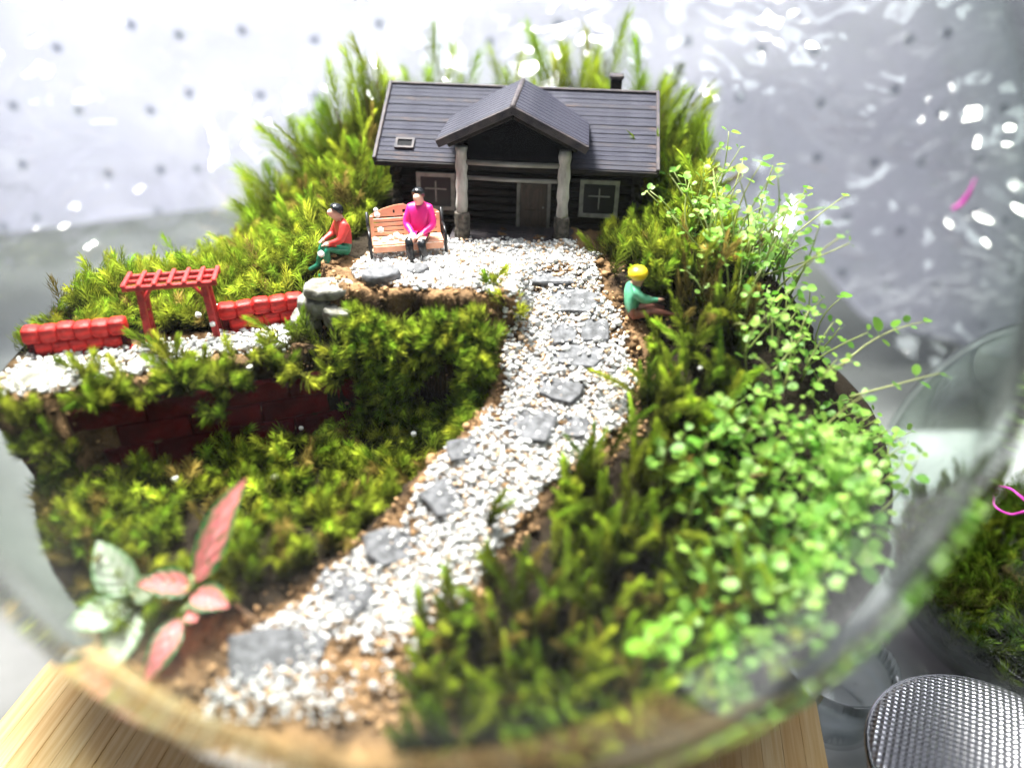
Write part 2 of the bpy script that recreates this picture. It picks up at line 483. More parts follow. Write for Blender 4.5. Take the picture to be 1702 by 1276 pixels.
# ------------------------------------------------------------------ gravel, crumbs
def grains(name, P, rad, cols, mat, label, flat=0.75):
    """many irregular little stones as one mesh"""
    t = (1 + 5 ** .5) / 2
    iv = np.array([(-1, t, 0), (1, t, 0), (-1, -t, 0), (1, -t, 0), (0, -1, t), (0, 1, t), (0, -1, -t), (0, 1, -t), (t, 0, -1), (t, 0, 1), (-t, 0, -1), (-t, 0, 1)], float)
    iv /= np.linalg.norm(iv[0])
    it = np.array([(0, 11, 5), (0, 5, 1), (0, 1, 7), (0, 7, 10), (0, 10, 11), (1, 5, 9), (5, 11, 4), (11, 10, 2), (10, 7, 6), (7, 1, 8), (3, 9, 4), (3, 4, 2), (3, 2, 6), (3, 6, 8), (3, 8, 9), (4, 9, 5), (2, 4, 11), (6, 2, 10), (8, 6, 7), (9, 8, 1)])
    n = len(P)
    v = iv[None] * (1 + rng.uniform(-.38, .38, (n, 12, 1))) * rng.uniform(.55, 1.35, (n, 1, 3))
    a = rng.uniform(0, 2 * math.pi, (n, 3))
    for ax in range(3):
        c, s = np.cos(a[:, ax])[:, None], np.sin(a[:, ax])[:, None]
        i, j = (ax + 1) % 3, (ax + 2) % 3
        vi, vj = v[..., i].copy(), v[..., j].copy()
        v[..., i] = c * vi - s * vj; v[..., j] = s * vi + c * vj
    v[..., 2] *= flat
    V = (v * rad[:, None, None] + P[:, None]).reshape(-1, 3)
    T = (it[None] + (np.arange(n) * 12)[:, None, None]).reshape(-1, 3)
    C = np.repeat(cols, 12, 0)
    o = np_mesh(name, V, T, mat, C)
    return tag(o, label, 'gravel' if 'gravel' in name else 'soil', kind='stuff')


def path_mask(x, y):
    xl, xr = np.interp(y, PY, PXL), np.interp(y, PY, PXR)
    return np.minimum(x - xl, xr - x)


build_soil()


def scatter(n, x0, x1, y0, y1, f):
    x = rng.uniform(x0, x1, n); y = rng.uniform(y0, y1, n)
    m = f(x, y) > rng.uniform(0, 1, n)
    return x[m], y[m]


def nz2(x, y, s, o=0.0):
    return np.array([noise.noise(Vector((a * s + o, b * s - o, o * .7))) for a, b in zip(x, y)])


SLATES = [(-1.76, .2, .8, .55), (-1.10, .5, .5, .4), (1.44, .66, .86, .42), (1.86, .18, .84, .50), (1.66, -.42, .46, .40), (2.24, -.38, .50, .46), (1.86, -.84, .98, .42), (1.52, -1.44, .80, .40), (.98, -2.0, .86, .62), (1.75, -2.06, .55, .35),
          (-.10, -2.42, .62, .40), (-.36, -3.16, .74, .60), (-1.26, -3.88, .80, .56), (-1.98, -4.52, .90, .50), (-2.80, -5.58, 1.20, .95)]


def gravel_density(x, y):
    pm = path_mask(x, y) + 0.22 * nz2(x, y, 1.6)
    d = smooth(-0.05, 0.22, pm) * (y < 0.4)
    # barer, earthy towards the near end of the path
    d = d * np.interp(y, [-7, -6.5, -6.0, -5.2, -4.2], [0.05, 0.12, 0.45, 0.8, 1.0])
    d = np.maximum(d, smooth(-0.05, 0.12, poly_sd(x, y, YARD) + 0.12 * nz2(x, y, 2.2, 3)))
    d = d * (1 - .92 * smooth(-.35, .35, (x + 2.15) + .55 * (y + 5.6)) * smooth(-4.9, -5.5, y) * (1 + .0 * x))
    # bare earth hollow on the near right of the path, by the moss
    d = d * (1 - .93 * np.exp(-(((x + 0.35) / .45) ** 2 + ((y + 4.85) / .35) ** 2)))
    # soil patch under the figure with the yellow hat
    d = d * (1 - .8 * np.exp(-(((x - 2.85) / .42) ** 2 + ((y + .25) / .55) ** 2)))
    for a, b, w, h in SLATES:
        d = d * (1 - .84 * np.exp(-(((x - a) / (w * .52)) ** 2 + ((y - b) / (h * .52)) ** 2) ** 2))
    holes = smooth(0.18, 0.42, nz2(x, y, 1.3, 7))
    return d * (1 - .55 * holes)


def gravel_colours(n, warm):
    c = np.ones((n, 3)) * rng.uniform(.62, .92, (n, 1))
    c *= np.array([1.0, .985, .985])
    k = rng.uniform(0, 1, n) < warm
    c[k] = np.array([.66, .47, .31]) * rng.uniform(.7, 1.25, (k.sum(), 1))
    return np.clip(c, 0, .97)


x, y = scatter(88000, -4.2, 3.3, -6.6, 2.3, gravel_density)
lay = rng.uniform(0, 1, len(x))
rad = np.clip(rng.lognormal(-3.42, .38, len(x)), .012, .068)
z = ground(x, y) + 0.02 + lay * .10 + 0.06 * nz2(x, y, 2.4, 1) + .06 * (rng.uniform(0, 1, len(x)) > .86)
grains('path_gravel', np.stack([x, y, z], 1), rad, gravel_colours(len(x), .17), M['gravel'], 'white quartz gravel on the path and the yard before the cabin')


def strip_density(x, y):
    return smooth(-0.05, 0.15, poly_sd(x, y, STRIP) + .15 * nz2(x, y, 2, 5)) * (1 - .5 * smooth(.2, .4, nz2(x, y, 1.5, 2)))


x, y = scatter(9000, -8.3, -3.2, -2.4, 0.7, strip_density)
rad = np.clip(rng.lognormal(-3.2, .34, len(x)), .016, .075)
z = ground(x, y) + .02 + rng.uniform(0, .12, len(x))
k = (x ** 2 + y ** 2 + (z - 8.6) ** 2 < 8.6 ** 2) & (poly_sd(x, y, TERRACE) > .10)
grains('terrace_gravel', np.stack([x, y, z], 1)[k], rad[k], gravel_colours(k.sum(), .10), M['gravel'], 'white gravel strip on the terrace along the red walls')


def crumb_density(x, y):
    pm = path_mask(x, y)
    a = np.exp(-(pm / .35) ** 2) * (y < .3) * .8 + (pm > 0) * (y < -4.6) * .5
    a = a + .8 * np.exp(-(poly_sd(x, y, PLATFORM) / .25) ** 2) * (y < 1.5)
    a = a + .6 * np.exp(-(poly_sd(x, y, TERRACE) / .25) ** 2) * (y < 0)
    a = a + .8 * np.exp(-(((x - 2.85) / .5) ** 2 + ((y + .25) / .6) ** 2))
    a = a + .8 * np.exp(-(((x + 7.2) / .6) ** 2 + ((y + 2.4) / .5) ** 2))
    a = a + .35 * (pm > 0) * (y < .4)
    return np.clip(a, 0, 1)


x, y = scatter(22000, -8.4, 4, -6.6, 2, crumb_density)
z = ground(x, y) + rng.uniform(-.02, .08, len(x))
rad = np.clip(rng.lognormal(-3.6, .55, len(x)), .01, .085)
k = x ** 2 + y ** 2 + (z - 8.6) ** 2 < 8.6 ** 2
base = np.array([.36, .22, .115])
cols = base * rng.uniform(.25, 1.35, (len(x), 1))
grains('soil_crumbs', np.stack([x, y, z], 1)[k], rad[k], cols[k], M['crumb'], 'brown soil crumbs along the edges of the path and terraces')


# ------------------------------------------------------------------ moss
def shoots(B, D, L, K, leaf, width, tint, spread=(75, 22), curl=.3, bend=.35, tlo=.12):
    """needle-leaved moss shoots; B bases, D directions, L lengths. returns V,T,C"""
    n = len(B)
    t = np.linspace(tlo, 1, K)[None].repeat(n, 0) + rng.uniform(-.02, .02, (n, K))
    D = D / np.linalg.norm(D, axis=1)[:, None]
    hd = rng.normal(0, 1, (n, 3)); hd -= (hd * D).sum(1)[:, None] * D; hd /= np.linalg.norm(hd, axis=1)[:, None]
    P = B[:, None] + D[:, None] * (L[:, None] * t)[..., None] + hd[:, None] * (bend * L[:, None] * t ** 2)[..., None]
    Tn = D[:, None] + hd[:, None] * (2 * bend * t)[..., None]
    Tn /= np.linalg.norm(Tn, axis=2)[..., None]
    ref = np.cross(Tn, hd[:, None].repeat(K, 1)); ref /= np.linalg.norm(ref, axis=2)[..., None]
    ref2 = np.cross(Tn, ref)
    phi = (np.arange(K) * 2.39996)[None] + rng.uniform(0, 6.28, (n, 1)) + rng.uniform(-.4, .4, (n, K))
    rad = ref * np.cos(phi)[..., None] + ref2 * np.sin(phi)[..., None]
    al = np.radians(spread[0] + (spread[1] - spread[0]) * t + rng.uniform(-10, 10, (n, K)))
    d1 = Tn * np.cos(al)[..., None] + rad * np.sin(al)[..., None]
    al2 = al * (1 - curl) - np.radians(rng.uniform(-12, 22, (n, K)))
    d2 = Tn * np.cos(al2)[..., None] + rad * np.sin(al2)[..., None] + hd[:, None] * .35
    d2 /= np.linalg.norm(d2, axis=2)[..., None]
    ll = leaf[:, None] * rng.uniform(.7, 1.2, (n, K)) * (0.55 + .65 * np.sin(np.pi * np.clip(t * .85 + .12, 0, 1)))
    w = np.cross(d1, rad * .6 + Tn * .4); w /= np.linalg.norm(w, axis=2)[..., None] + 1e-9
    wd = width[:, None, None] if np.ndim(width) else width
    mid = P + d1 * (ll * .5)[..., None]
    tip = mid + d2 * (ll * .55)[..., None]
    V = np.stack([P - w * wd * .4, P + w * wd * .4, mid - w * wd * .5, mid + w * wd * .5, tip], 2).reshape(-1, 3)
    base = (np.arange(n * K) * 5)[:, None]
    T = np.concatenate([base + [0, 1, 3], base + [0, 3, 2], base + [2, 3, 4]], 0)
    # older leaves browner, darkened further to paint in shade between shoots; young tips yellow-green
    young = (np.clip(t * 1.3 - .30, 0, 1) ** 1.3)[..., None]
    old_shaded = np.array([.040, .042, .010]) * (tint.mean(1) / .2)[:, None, None]
    c = old_shaded * (1 - young) + tint[:, None] * young
    c = c * rng.uniform(.75, 1.25, (n, K, 1))
    C = np.repeat(c.reshape(-1, 3), 5, 0)
    C[4::5] *= 1.15
    return V, T, np.clip(C, 0, .9)


def join(parts):
    Vs, Ts, Cs, off = [], [], [], 0
    for V, T, C in parts:
        Vs.append(V); Ts.append(T + off); Cs.append(C); off += len(V)
    return np.concatenate(Vs), np.concatenate(Ts), np.concatenate(Cs)


def moss_tint(n, warm=.3, dark=0.0):
    a = np.array([.25, .40, .03]); b = np.array([.52, .53, .05]); c = np.array([.06, .15, .018])
    k = np.clip(rng.normal(warm, .28, (n, 1)), 0, 1)
    t = a * (1 - k) + b * k
    d = np.clip(rng.normal(dark, .22, (n, 1)), 0, 1)
    return (t * (1 - d) + c * d) * rng.uniform(.75, 1.2, (n, 1))


def moss_patch(name, dens, n, x0, x1, y0, y1, Lr, leafr, label, warm=.3, dark=0., up=.55, K=64, width=.024, gap=.0, lift=0.0, out=None, spread=(75, 22)):
    x, y = scatter(n, x0, x1, y0, y1, dens)
    z = ground(x, y)
    N = normal_at(x, y)
    D = N * (1 - up) + np.array([0, 0, up]) + rng.normal(0, .30, (len(x), 3))
    if out is not None: D = D + np.array(out)
    clump = nz2(x, y, .85, 11) + .5 * nz2(x, y, 2.1, 15)
    L = rng.uniform(*Lr, len(x)) * np.clip(1 + .75 * clump, .35, 1.7)
    leaf = rng.uniform(*leafr, len(x))
    B = np.stack([x, y, z], 1) + N * lift - D * .05
    tip = B + D / np.linalg.norm(D, axis=1)[:, None] * L[:, None] * 1.15
    ok = (np.linalg.norm(tip - GC, axis=1) < 8.62) & (np.linalg.norm(B - GC, axis=1) < 8.62)
    tint = moss_tint(len(x), warm, dark) * (1 + .45 * nz2(x, y, .7, 4))[:, None] * rng.lognormal(0, .25, (len(x), 1))
    wither = (nz2(x, y, 1.5, 23) + rng.normal(0, .12, len(x)) > .36)[:, None]
    tint = np.where(wither, tint.mean(1, keepdims=True) * np.array([1.15, .85, .22]), tint)
    V, T, C = shoots(B[ok], D[ok], L[ok], K, leaf[ok], width, tint[ok], spread=spread)
    r = np.linalg.norm(V - GC, axis=1)
    k = np.minimum(1, 8.74 / np.maximum(r, 1e-6))[:, None]
    V = GC + (V - GC) * k
    o = np_mesh(name, V, T, M['moss'], C)
    tag(o, label, 'moss', kind='stuff')
    return ok.sum()


def m_bank(x, y):
    d = (y > np.interp(x, [-9, -8.2, -6.3, -5, -3.4, -2.9], [-.6, -.5, .0, .35, .95, .9])) & (x < np.interp(y, [0, 1, 2, 3, 8], [-3.1, -3.0, -2.75, -2.4, -2.4]))
    d = d * (1 - np.exp(-(((x + 2.95) / .55) ** 2 + ((y - 1.35) / .6) ** 2) ** 2))
    return d * np.clip(.72 + 1.3 * nz2(x, y, 1.1, 9), .06, 1)


def m_garden(x, y):
    lim = np.interp(y, PY, PXL) - np.interp(y, [-6.5, -5, -4, -3, -2, -1], [1.6, .95, .55, .35, .45, .7])
    d = (x < lim) & (poly_sd(x, y, TERRACE) < -.30) & (poly_sd(x, y, PLATFORM) < -.5)
    d = d * np.interp(y, [-6.4, -5.6, -4.8, -4], [0.0, .5, .9, 1])
    d = d * (1 - .6 * np.exp(-(((x + 4.5) / .6) ** 2 + ((y + 5.2) / .6) ** 2)))
    return d * np.clip(.75 + 1.3 * nz2(x, y, 1.2, 3), .06, 1)


def m_right(x, y):
    lim = np.interp(y, PY, PXR) + np.interp(y, [-6.5, -5, -3, -2, 0], [.0, .05, .2, .25, .3])
    far = np.interp(y, [-6.5, -5, -3, -1, 1, 3], [4.6, 4.8, 4.6, 5.0, 4.8, 4.4])
    d = (x > lim) & (x < far) & (y < .45)
    d = d * (1 - np.exp(-(((x - 3.15) / .6) ** 2 + ((y + .1) / .42) ** 2) ** 2))
    return d * np.clip(.72 + 1.2 * nz2(x, y, 1.2, 6), .08, 1)


def m_right_back(x, y):
    d = (x > np.interp(y, [.3, 1.2, 2.2, 3, 6], [2.75, 2.6, 2.4, 3.55, 3.65])) & (x < np.interp(y, [0, 3, 6, 8], [4.9, 5.1, 5.0, 4])) & (y > .4)
    d = d & ~((y > 2.35) & (x < 3.6))
    return d * np.clip(.85 + .6 * nz2(x, y, 1.2, 8), .2, 1)


def m_behind(x, y):
    d = (y > 6.45) & (x > -4) & (x < 5)
    return d * .8


moss_patch('moss', m_bank, 2300, -8.7, -2.3, -.7, 7.0, (.35, .80), (.20, .30), 'bright green moss bank rising behind the red walls', .50, .04, .6, 72, .021, spread=(88, 34))
def face_moss(line, n, Lr, leafr, label, warm, dark, top_gap, K=74):
    P0 = np.array(line, float)
    seg = np.linalg.norm(np.diff(P0, axis=0), axis=1); cs = np.concatenate([[0], np.cumsum(seg)])
    u = rng.uniform(0, cs[-1], n)
    x = np.interp(u, cs, P0[:, 0]); y = np.interp(u, cs, P0[:, 1])
    k = np.clip(np.searchsorted(cs, u) - 1, 0, len(seg) - 1)
    d = np.diff(P0, axis=0)[k] / seg[k][:, None]
    ox, oy = d[:, 1], -d[:, 0]                 # outward, to the right of the walking direction
    zb = ground(x + ox * .45, y + oy * .45); zt = ground(x - ox * .3, y - oy * .3) - top_gap
    q = rng.uniform(-.05, 1, n)
    z = zb + (zt - zb) * q
    off = .16 + .22 * (1 - q)
    B = np.stack([x + ox * off, y + oy * off, z], 1)
    D = np.stack([ox * .8, oy * .8, np.full(n, .55)], 1) + rng.normal(0, .32, (n, 3))
    hum = nz2(x * 2, z, .9, 31)
    B = B + np.stack([ox, oy, 0 * ox], 1) * (.25 * hum)[:, None]
    keep = hum > -.16
    B, D = B[keep], D[keep]; m = len(B)
    tint = moss_tint(m, warm, dark) * (1 + .35 * nz2(B[:, 0], B[:, 2], .9, 4))[:, None]
    V, T, C = shoots(B, D, rng.uniform(*Lr, m), K, rng.uniform(*leafr, m), .021, tint, spread=(82, 30))
    tag(np_mesh('moss', V, T, M['moss'], C), label, 'moss', kind='stuff')


face_moss([(-2.25, -.12), (-1.0, -.28), (.1, -.48), (.5, -.75), (.55, -1.3), (.25, -1.9)], 760, (.28, .52), (.20, .29), 'dark green moss hanging on the bank below the yard', .30, .12, .42)
moss_patch('moss', m_garden, 2100, -8.4, -.3, -6.4, .4, (.30, .66), (.19, .30), 'moss lawn in front of the dark red retaining wall', .45, .06, .5, 72, .021, spread=(88, 34))
moss_patch('moss', m_right, 1250, -1, 5, -7.2, .5, (.7, 1.25), (.20, .28), 'tall moss along the right side of the gravel path', .30, .16, .85, 120, .023, spread=(62, 16))
moss_patch('moss', m_right_back, 1100, 2.3, 5.2, .4, 8, (.45, .95), (.20, .28), 'moss mound beside the right end of the cabin', .42, .10, .65, 90, .021, spread=(72, 22))
def m_side(x, y):
    d = ((x > -4.3) & (x < -2.35) & (y > 3.0) & (y < 7.2)) | ((x > 3.75) & (x < 5.1) & (y > 2.6) & (y < 7.0))
    return d * .9


moss_patch('moss', m_side, 620, -4.4, 5.2, 2.6, 7.2, (.9, 1.7), (.22, .34), 'taller moss hugging both ends of the cabin', .40, .10, .9, 110, .021, spread=(66, 20))
moss_patch('moss', m_behind, 650, -4, 5, 6.3, 8.2, (.6, 1.2), (.34, .52), 'low moss fringe behind the cabin', .35, .05, .8, 60, .02)


# ------------------------------------------------------------------ log cabin
def build_cabin():
    H = empty('log_cabin', (0.66, 2.05, ZH + .02), R(-5), 'dark log cabin with grey plank roof and gabled porch on white pillars', 'cabin')
    H.rotation_euler = (0, R(1.2), R(-5))
    # walls
    wall = bbox_obj('wall', (0, 2.55, .79), (5.1, 2.9, 1.58), M['dark_void'], H, .02)
    for i in range(9):
        zc = .11 + i * .172
        bm = bmesh.new()
        tube(bm, [(-2.66 + .03 * math.sin(i * 5), 0, 0), (2.66 + .03 * math.cos(i * 3), 0, 0)], .092, 8)
        b = mesh_obj('log', bm, M['wall_dark'], H, True)
        b.location = (0, 1.06, zc)
        if i == 0: first = b.data
        for sx in (-1, 1):
            bm = bmesh.new()
            tube(bm, [(0, .85, 0), (0, 4.05, 0)], .09, 8)
            s = mesh_obj('log', bm, M['wall_dark'], H, True)
            s.location = (sx * 2.52, 0, zc + .08)
    # main roof: slab + courses of boards
    ey, ez, ry, rz = .60, 1.50, 2.5, 2.64
    ang = math.atan2(rz - ez, ry - ey)
    sl = math.hypot(rz - ez, ry - ey)
    bm = bmesh.new()
    pr = [(ey, ez - .05), (ry, rz - .05), (2 * ry - ey, ez - .05), (2 * ry - ey, ez - .12), (ry, rz - .13), (ey, ez - .12)]
    va = [bm.verts.new((-2.9, a, b)) for a, b in pr]; vb = [bm.verts.new((2.9, a, b)) for a, b in pr]
    bm.faces.new(va[::-1]); bm.faces.new(vb)
    for i in range(6): bm.faces.new((va[i], va[(i + 1) % 6], vb[(i + 1) % 6], vb[i]))
    roof = mesh_obj('roof', bm, M['wall_dark'], H)
    n = 18
    st = sl / n
    for side in (0, 1):
        for i in range(n):
            s = (i + .5) * st
            yy, zz = ey + s * math.cos(ang), ez + s * math.sin(ang)
            if side: yy = 2 * ry - yy
            jit = .012 * math.sin(i * 7.3 + side)
            bbox_obj('roof_board', (jit, yy, zz), (5.78, st * 1.02, .035), M['roof_rust'] if i in (0, 1, 5, 9, 14) else M['roof'], roof, .010,
                     ((ang - .05) * (1 if not side else -1), .002 * math.sin(i * 3), 0))
    for sx in (-1, 1):
        for side in (0, 1):
            yc = (ey + ry) / 2 if not side else 2 * ry - (ey + ry) / 2
            bbox_obj('barge_board', (sx * 2.91, yc, (ez + rz) / 2 + .02), (.075, sl + .04, .12), M['trim'], roof, .015, (ang * (1 if not side else -1), 0, 0))
    bbox_obj('ridge_cap', (0, ry, rz + .035), (5.86, .10, .05), M['trim'], roof, .015)
    bbox_obj('eave_board', (0, ey - .012, ez - .055), (5.84, .04, .10), M['wall_dark'], roof, .012)
    # gable walls under the roof ends
    for sx in (-1, 1):
        bm = bmesh.new()
        tri = [(.95, 1.5), (ry, 2.46), (4.05, 1.5)]
        a = [bm.verts.new((sx * 2.5, p, q)) for p, q in tri]; b = [bm.verts.new((sx * 2.42, p, q)) for p, q in tri]
        bm.faces.new(a); bm.faces.new(b[::-1])
        for i in range(3): bm.faces.new((a[i], b[i], b[(i + 1) % 3], a[(i + 1) % 3]))
        bmesh.ops.recalc_face_normals(bm, faces=bm.faces[:])
        mesh_obj('gable_wall', bm, M['wall_dark'], H)
    # skylight hatch low on the left slope
    Rm = Matrix.Rotation(ang, 3, 'X')
    sy, sz = ey + .42 * math.cos(ang), ez + .42 * math.sin(ang) + .045
    bm = bmesh.new()
    for c, s in (((0, .115, 0), (.40, .05, .07)), ((0, -.115, 0), (.40, .05, .07)), ((-.175, 0, 0), (.05, .18, .07)), ((.175, 0, 0), (.05, .18, .07))):
        box(bm, c, s)
    sk = mesh_obj('skylight', bm, M['trim'], roof); sk.location = (-2.33, sy, sz); sk.rotation_euler = (ang, 0, 0)
    bm = bmesh.new(); box(bm, (0, 0, -.01), (.30, .18, .03))
    g = mesh_obj('pane', bm, M['dark_void'], roof); g.location = (-2.33, sy, sz); g.rotation_euler = (ang, 0, 0)
    # chimney
    ch = bbox_obj('chimney', (2.02, 2.98, 2.58), (.25, .25, .62), M['wall_dark'], H, .02)
    bbox_obj('chimney_cap', (0, 0, .31), (.31, .31, .09), M['trim'], ch, .02)
    # porch roof, boards run down the slopes
    py0, py1, hw, pe, pa = -.12, 2.45, 1.44, 2.10, 2.78
    pang = math.atan2(pa - pe, hw); psl = math.hypot(pa - pe, hw)
    porch = None
    for sx in (-1, 1):
        bm = bmesh.new()
        box(bm, (0, 0, 0), (psl, py1 - py0, .09))
        o = mesh_obj('porch_roof', bm, M['wall_dark'], H)
        o.location = (sx * hw / 2, (py0 + py1) / 2, (pe + pa) / 2 - .01); o.rotation_euler = (0, sx * pang, 0)
        nb = 20
        w = (py1 - py0) / nb
        bmesh_me = None
        for i in range(nb):
            bb = bbox_obj('roof_board', (.0, py0 - (py0 + py1) / 2 + (i + .5) * w, .065 + .006 * (i % 2)), (psl + .02, w * .9, .04), M['roof'], o, .012)
        bbox_obj('barge_board', (0, py0 - (py0 + py1) / 2 - .03, -.005), (psl + .05, .06, .16), M['trim'], o, .015)
        bbox_obj('rafter', (-sx * .02, py0 - (py0 + py1) / 2 + .14, -.12), (psl - .2, .10, .12), M['wall_dark'], o, .02)
    bm = bmesh.new(); tube(bm, [(0, py0 - .05, 0), (0, py1, 0)], .06, 8)
    mesh_obj('ridge_cap', bm, M['trim'], H, True).location = (0, 0, pa + .05)
    # dark panel added in the porch gable, standing in for the shade there
    bm = bmesh.new()
    tri = [(-1.18, 1.62), (1.18, 1.62), (1.18, 2.0), (0, 2.56), (-1.18, 2.0)]
    a = [bm.verts.new((p, .42, q)) for p, q in tri]; b = [bm.verts.new((p, .50, q)) for p, q in tri]
    bm.faces.new(a); bm.faces.new(b[::-1])
    for i in range(5): bm.faces.new((a[i], b[i], b[(i + 1) % 5], a[(i + 1) % 5]))
    bmesh.ops.recalc_face_normals(bm, faces=bm.faces[:])
    mesh_obj('porch_gable_shade', bm, M['dark_void'], H)
    # pillars on stone footings
    for sx in (-1, 1):
        bm = bmesh.new()
        prof = [(.118 + .012 * math.sin(k * 2.1 + sx), .62 + k * .135) for k in range(11)]
        lathe(bm, [(0, .62)] + prof + [(0, prof[-1][1])], 12)
        for v in bm.verts: v.co += Vector((noise.noise(v.co * 7 + Vector((sx * 9, 0, 0))), noise.noise(v.co * 7 + Vector((3, sx * 9, 0))), 0)) * .022
        p = mesh_obj('pillar', bm, M['pillar'], H, True); p.location = (sx * 1.03, .17, 0)
        bm = bmesh.new()
        lathe(bm, [(0, 0), (.165, 0), (.16, .3), (.15, .62), (0, .66)], 10)
        bmesh.ops.subdivide_edges(bm, edges=bm.edges[:], cuts=2)
        for v in bm.verts: v.co += Vector((noise.noise(v.co * 8), noise.noise(v.co * 8 + Vector((5, 5, 5))), 0)) * .035
        mesh_obj('pillar_footing', bm, M['pillar_base'], p)
    for zc, h, yc in ((1.66, .10, .17), (1.33, .075, .22)):
        bm = bmesh.new(); tube(bm, [(-.95, 0, 0), (0, 0, -.015), (.95, 0, 0)], h * .55, 8)
        mesh_obj('cross_beam', bm, M['beam'], H, True).location = (0, yc, zc)
    # porch floor boards and step
    fl = bbox_obj('porch_floor', (0, .48, .03), (2.6, 1.05, .08), M['wall_dark'], H, .015)
    for i in range(7):
        bbox_obj('floor_board', (0, -.455 + i * .150, .055), (2.58, .135, .03), M['trim'], fl, .01)
    bbox_obj('step', (.05, -.14, -.02), (2.1, .18, .10), M['trim'], H, .02)
    # windows
    for xc in (-1.70, 1.78):
        bm = bmesh.new()
        w, h = .74, .72
        for c, s in (((0, 0, h / 2), (w + .09, .05, .085)), ((0, 0, -h / 2), (w + .09, .06, .085)), ((-w / 2, 0, 0), (.085, .05, h - .08)), ((w / 2, 0, 0), (.085, .05, h - .08))):
            box(bm, c, s)
        f = mesh_obj('window', bm, M['win_frame'], H); f.location = (xc, .945, .78)
        bm = bmesh.new(); box(bm, (0, .0, 0), (w - .06, .02, h - .06))
        mesh_obj('pane', bm, M['pane'], f).location = (0, .008, 0)
        bm = bmesh.new(); box(bm, (0, -.012, 0), (.028, .02, h * .62)); box(bm, (0, -.014, .06), (w * .62, .02, .028))
        mesh_obj('mullion', bm, M['win_frame'], f)
    # door
    bm = bmesh.new(); box(bm, (0, 0, 0), (.56, .05, .96))
    d = mesh_obj('door', bm, M['door'], H); d.location = (.40, .945, .55)
    for zc in (-.22, .22): bbox_obj('door_panel', (0, -.032, zc), (.38, .02, .32), M['door'], d, .008)
    bm = bmesh.new(); lathe(bm, [(0, -.02), (.018, -.015), (.018, .015), (0, .02)], 8)
    mesh_obj('handle', bm, M['win_frame'], d).location = (.21, -.05, 0)
    bm = bmesh.new()
    for sx in (-1, 1): box(bm, (sx * .325, 0, 0), (.07, .07, 1.06))
    box(bm, (0, 0, .52), (.58, .07, .06))
    mesh_obj('door_frame', bm, M['beam'], H).location = (.40, .935, .57)


build_cabin()


# ------------------------------------------------------------------ bench
def build_bench():
    W = 1.46
    Bn = empty('garden_bench', (-1.42, 1.60, ZH + .04), R(12), 'orange slatted garden bench with black side frames before the cabin', 'bench')
    for i in range(4):
        bbox_obj('seat_slat', (0, -.34 + i * .105, .36 + .004 * i), (W - .06, .092, .035), M['orange'], Bn, .01)
    bbox_obj('seat_apron', (0, -.40, .28), (W - .08, .03, .13), M['orange'], Bn, .01)
    for i in range(4):
        for sx in (-1, 1):
            z = .44 + i * .085
            bbox_obj('back_slat', (sx * .335, .05 + i * .018, z), (.60, .03, .070), M['orange'], Bn, .008, (R(-12), 0, 0))
    for xx in (-.66, 0, .66):
        bbox_obj('back_stile', (xx, .085, .58), (.075, .034, .42), M['orange'], Bn, .008, (R(-12), 0, 0))
    # arched crest rail with three slots
    bm = bmesh.new()
    nseg = 36
    def top(x): return .80 + .20 * max(0, math.cos(x / .70 * math.pi / 2)) ** .8 - .035 * math.exp(-((x - .06) / .035) ** 2)
    for k in range(nseg):
        xa, xb = -.68 + 1.36 * k / nseg, -.68 + 1.36 * (k + 1) / nseg
        xm = (xa + xb) / 2
        hole = any(abs(xm - h) < .03 for h in (-.2, .0, .2))
        segs = [(.775, .83), (.895, None)] if hole else [(.775, None)]
        for z0, z1 in segs:
            za, zb = (top(xa), top(xb)) if z1 is None else (z1, z1)
            if min(za, zb) <= z0 + .004: continue
            v = [bm.verts.new(c) for c in ((xa, 0, z0), (xb, 0, z0), (xb, 0, zb), (xa, 0, za), (xa, .035, z0), (xb, .035, z0), (xb, .035, zb), (xa, .035, za))]
            for f in ((0, 1, 2, 3), (5, 4, 7, 6), (3, 2, 6, 7), (4, 5, 1, 0), (0, 3, 7, 4), (1, 5, 6, 2)): bm.faces.new([v[i] for i in f])
    cr = mesh_obj('crest_rail', bm, M['orange'], Bn); cr.location = (0, -.035, 0)
    cr.rotation_euler = (R(-12), 0, 0)
    for sx in (-1, 1):
        bm = bmesh.new()
        x = sx * (W / 2 + .01)
        tube(bm, [(x, .16, .86), (x, .07, .52), (x, .05, .3), (x, .14, -.05)], .032, 6)
        tube(bm, [(x, -.40, -.05), (x, -.36, .3), (x, -.40, .52)], .032, 6)
        tube(bm, [(x, .09, .58), (x, -.2, .60), (x, -.42, .53)], .03, 6)
        tube(bm, [(x, .05, .33), (x, -.37, .33)], .026, 6)
        mesh_obj('side_frame', bm, M['black_iron'], Bn, True)


build_bench()


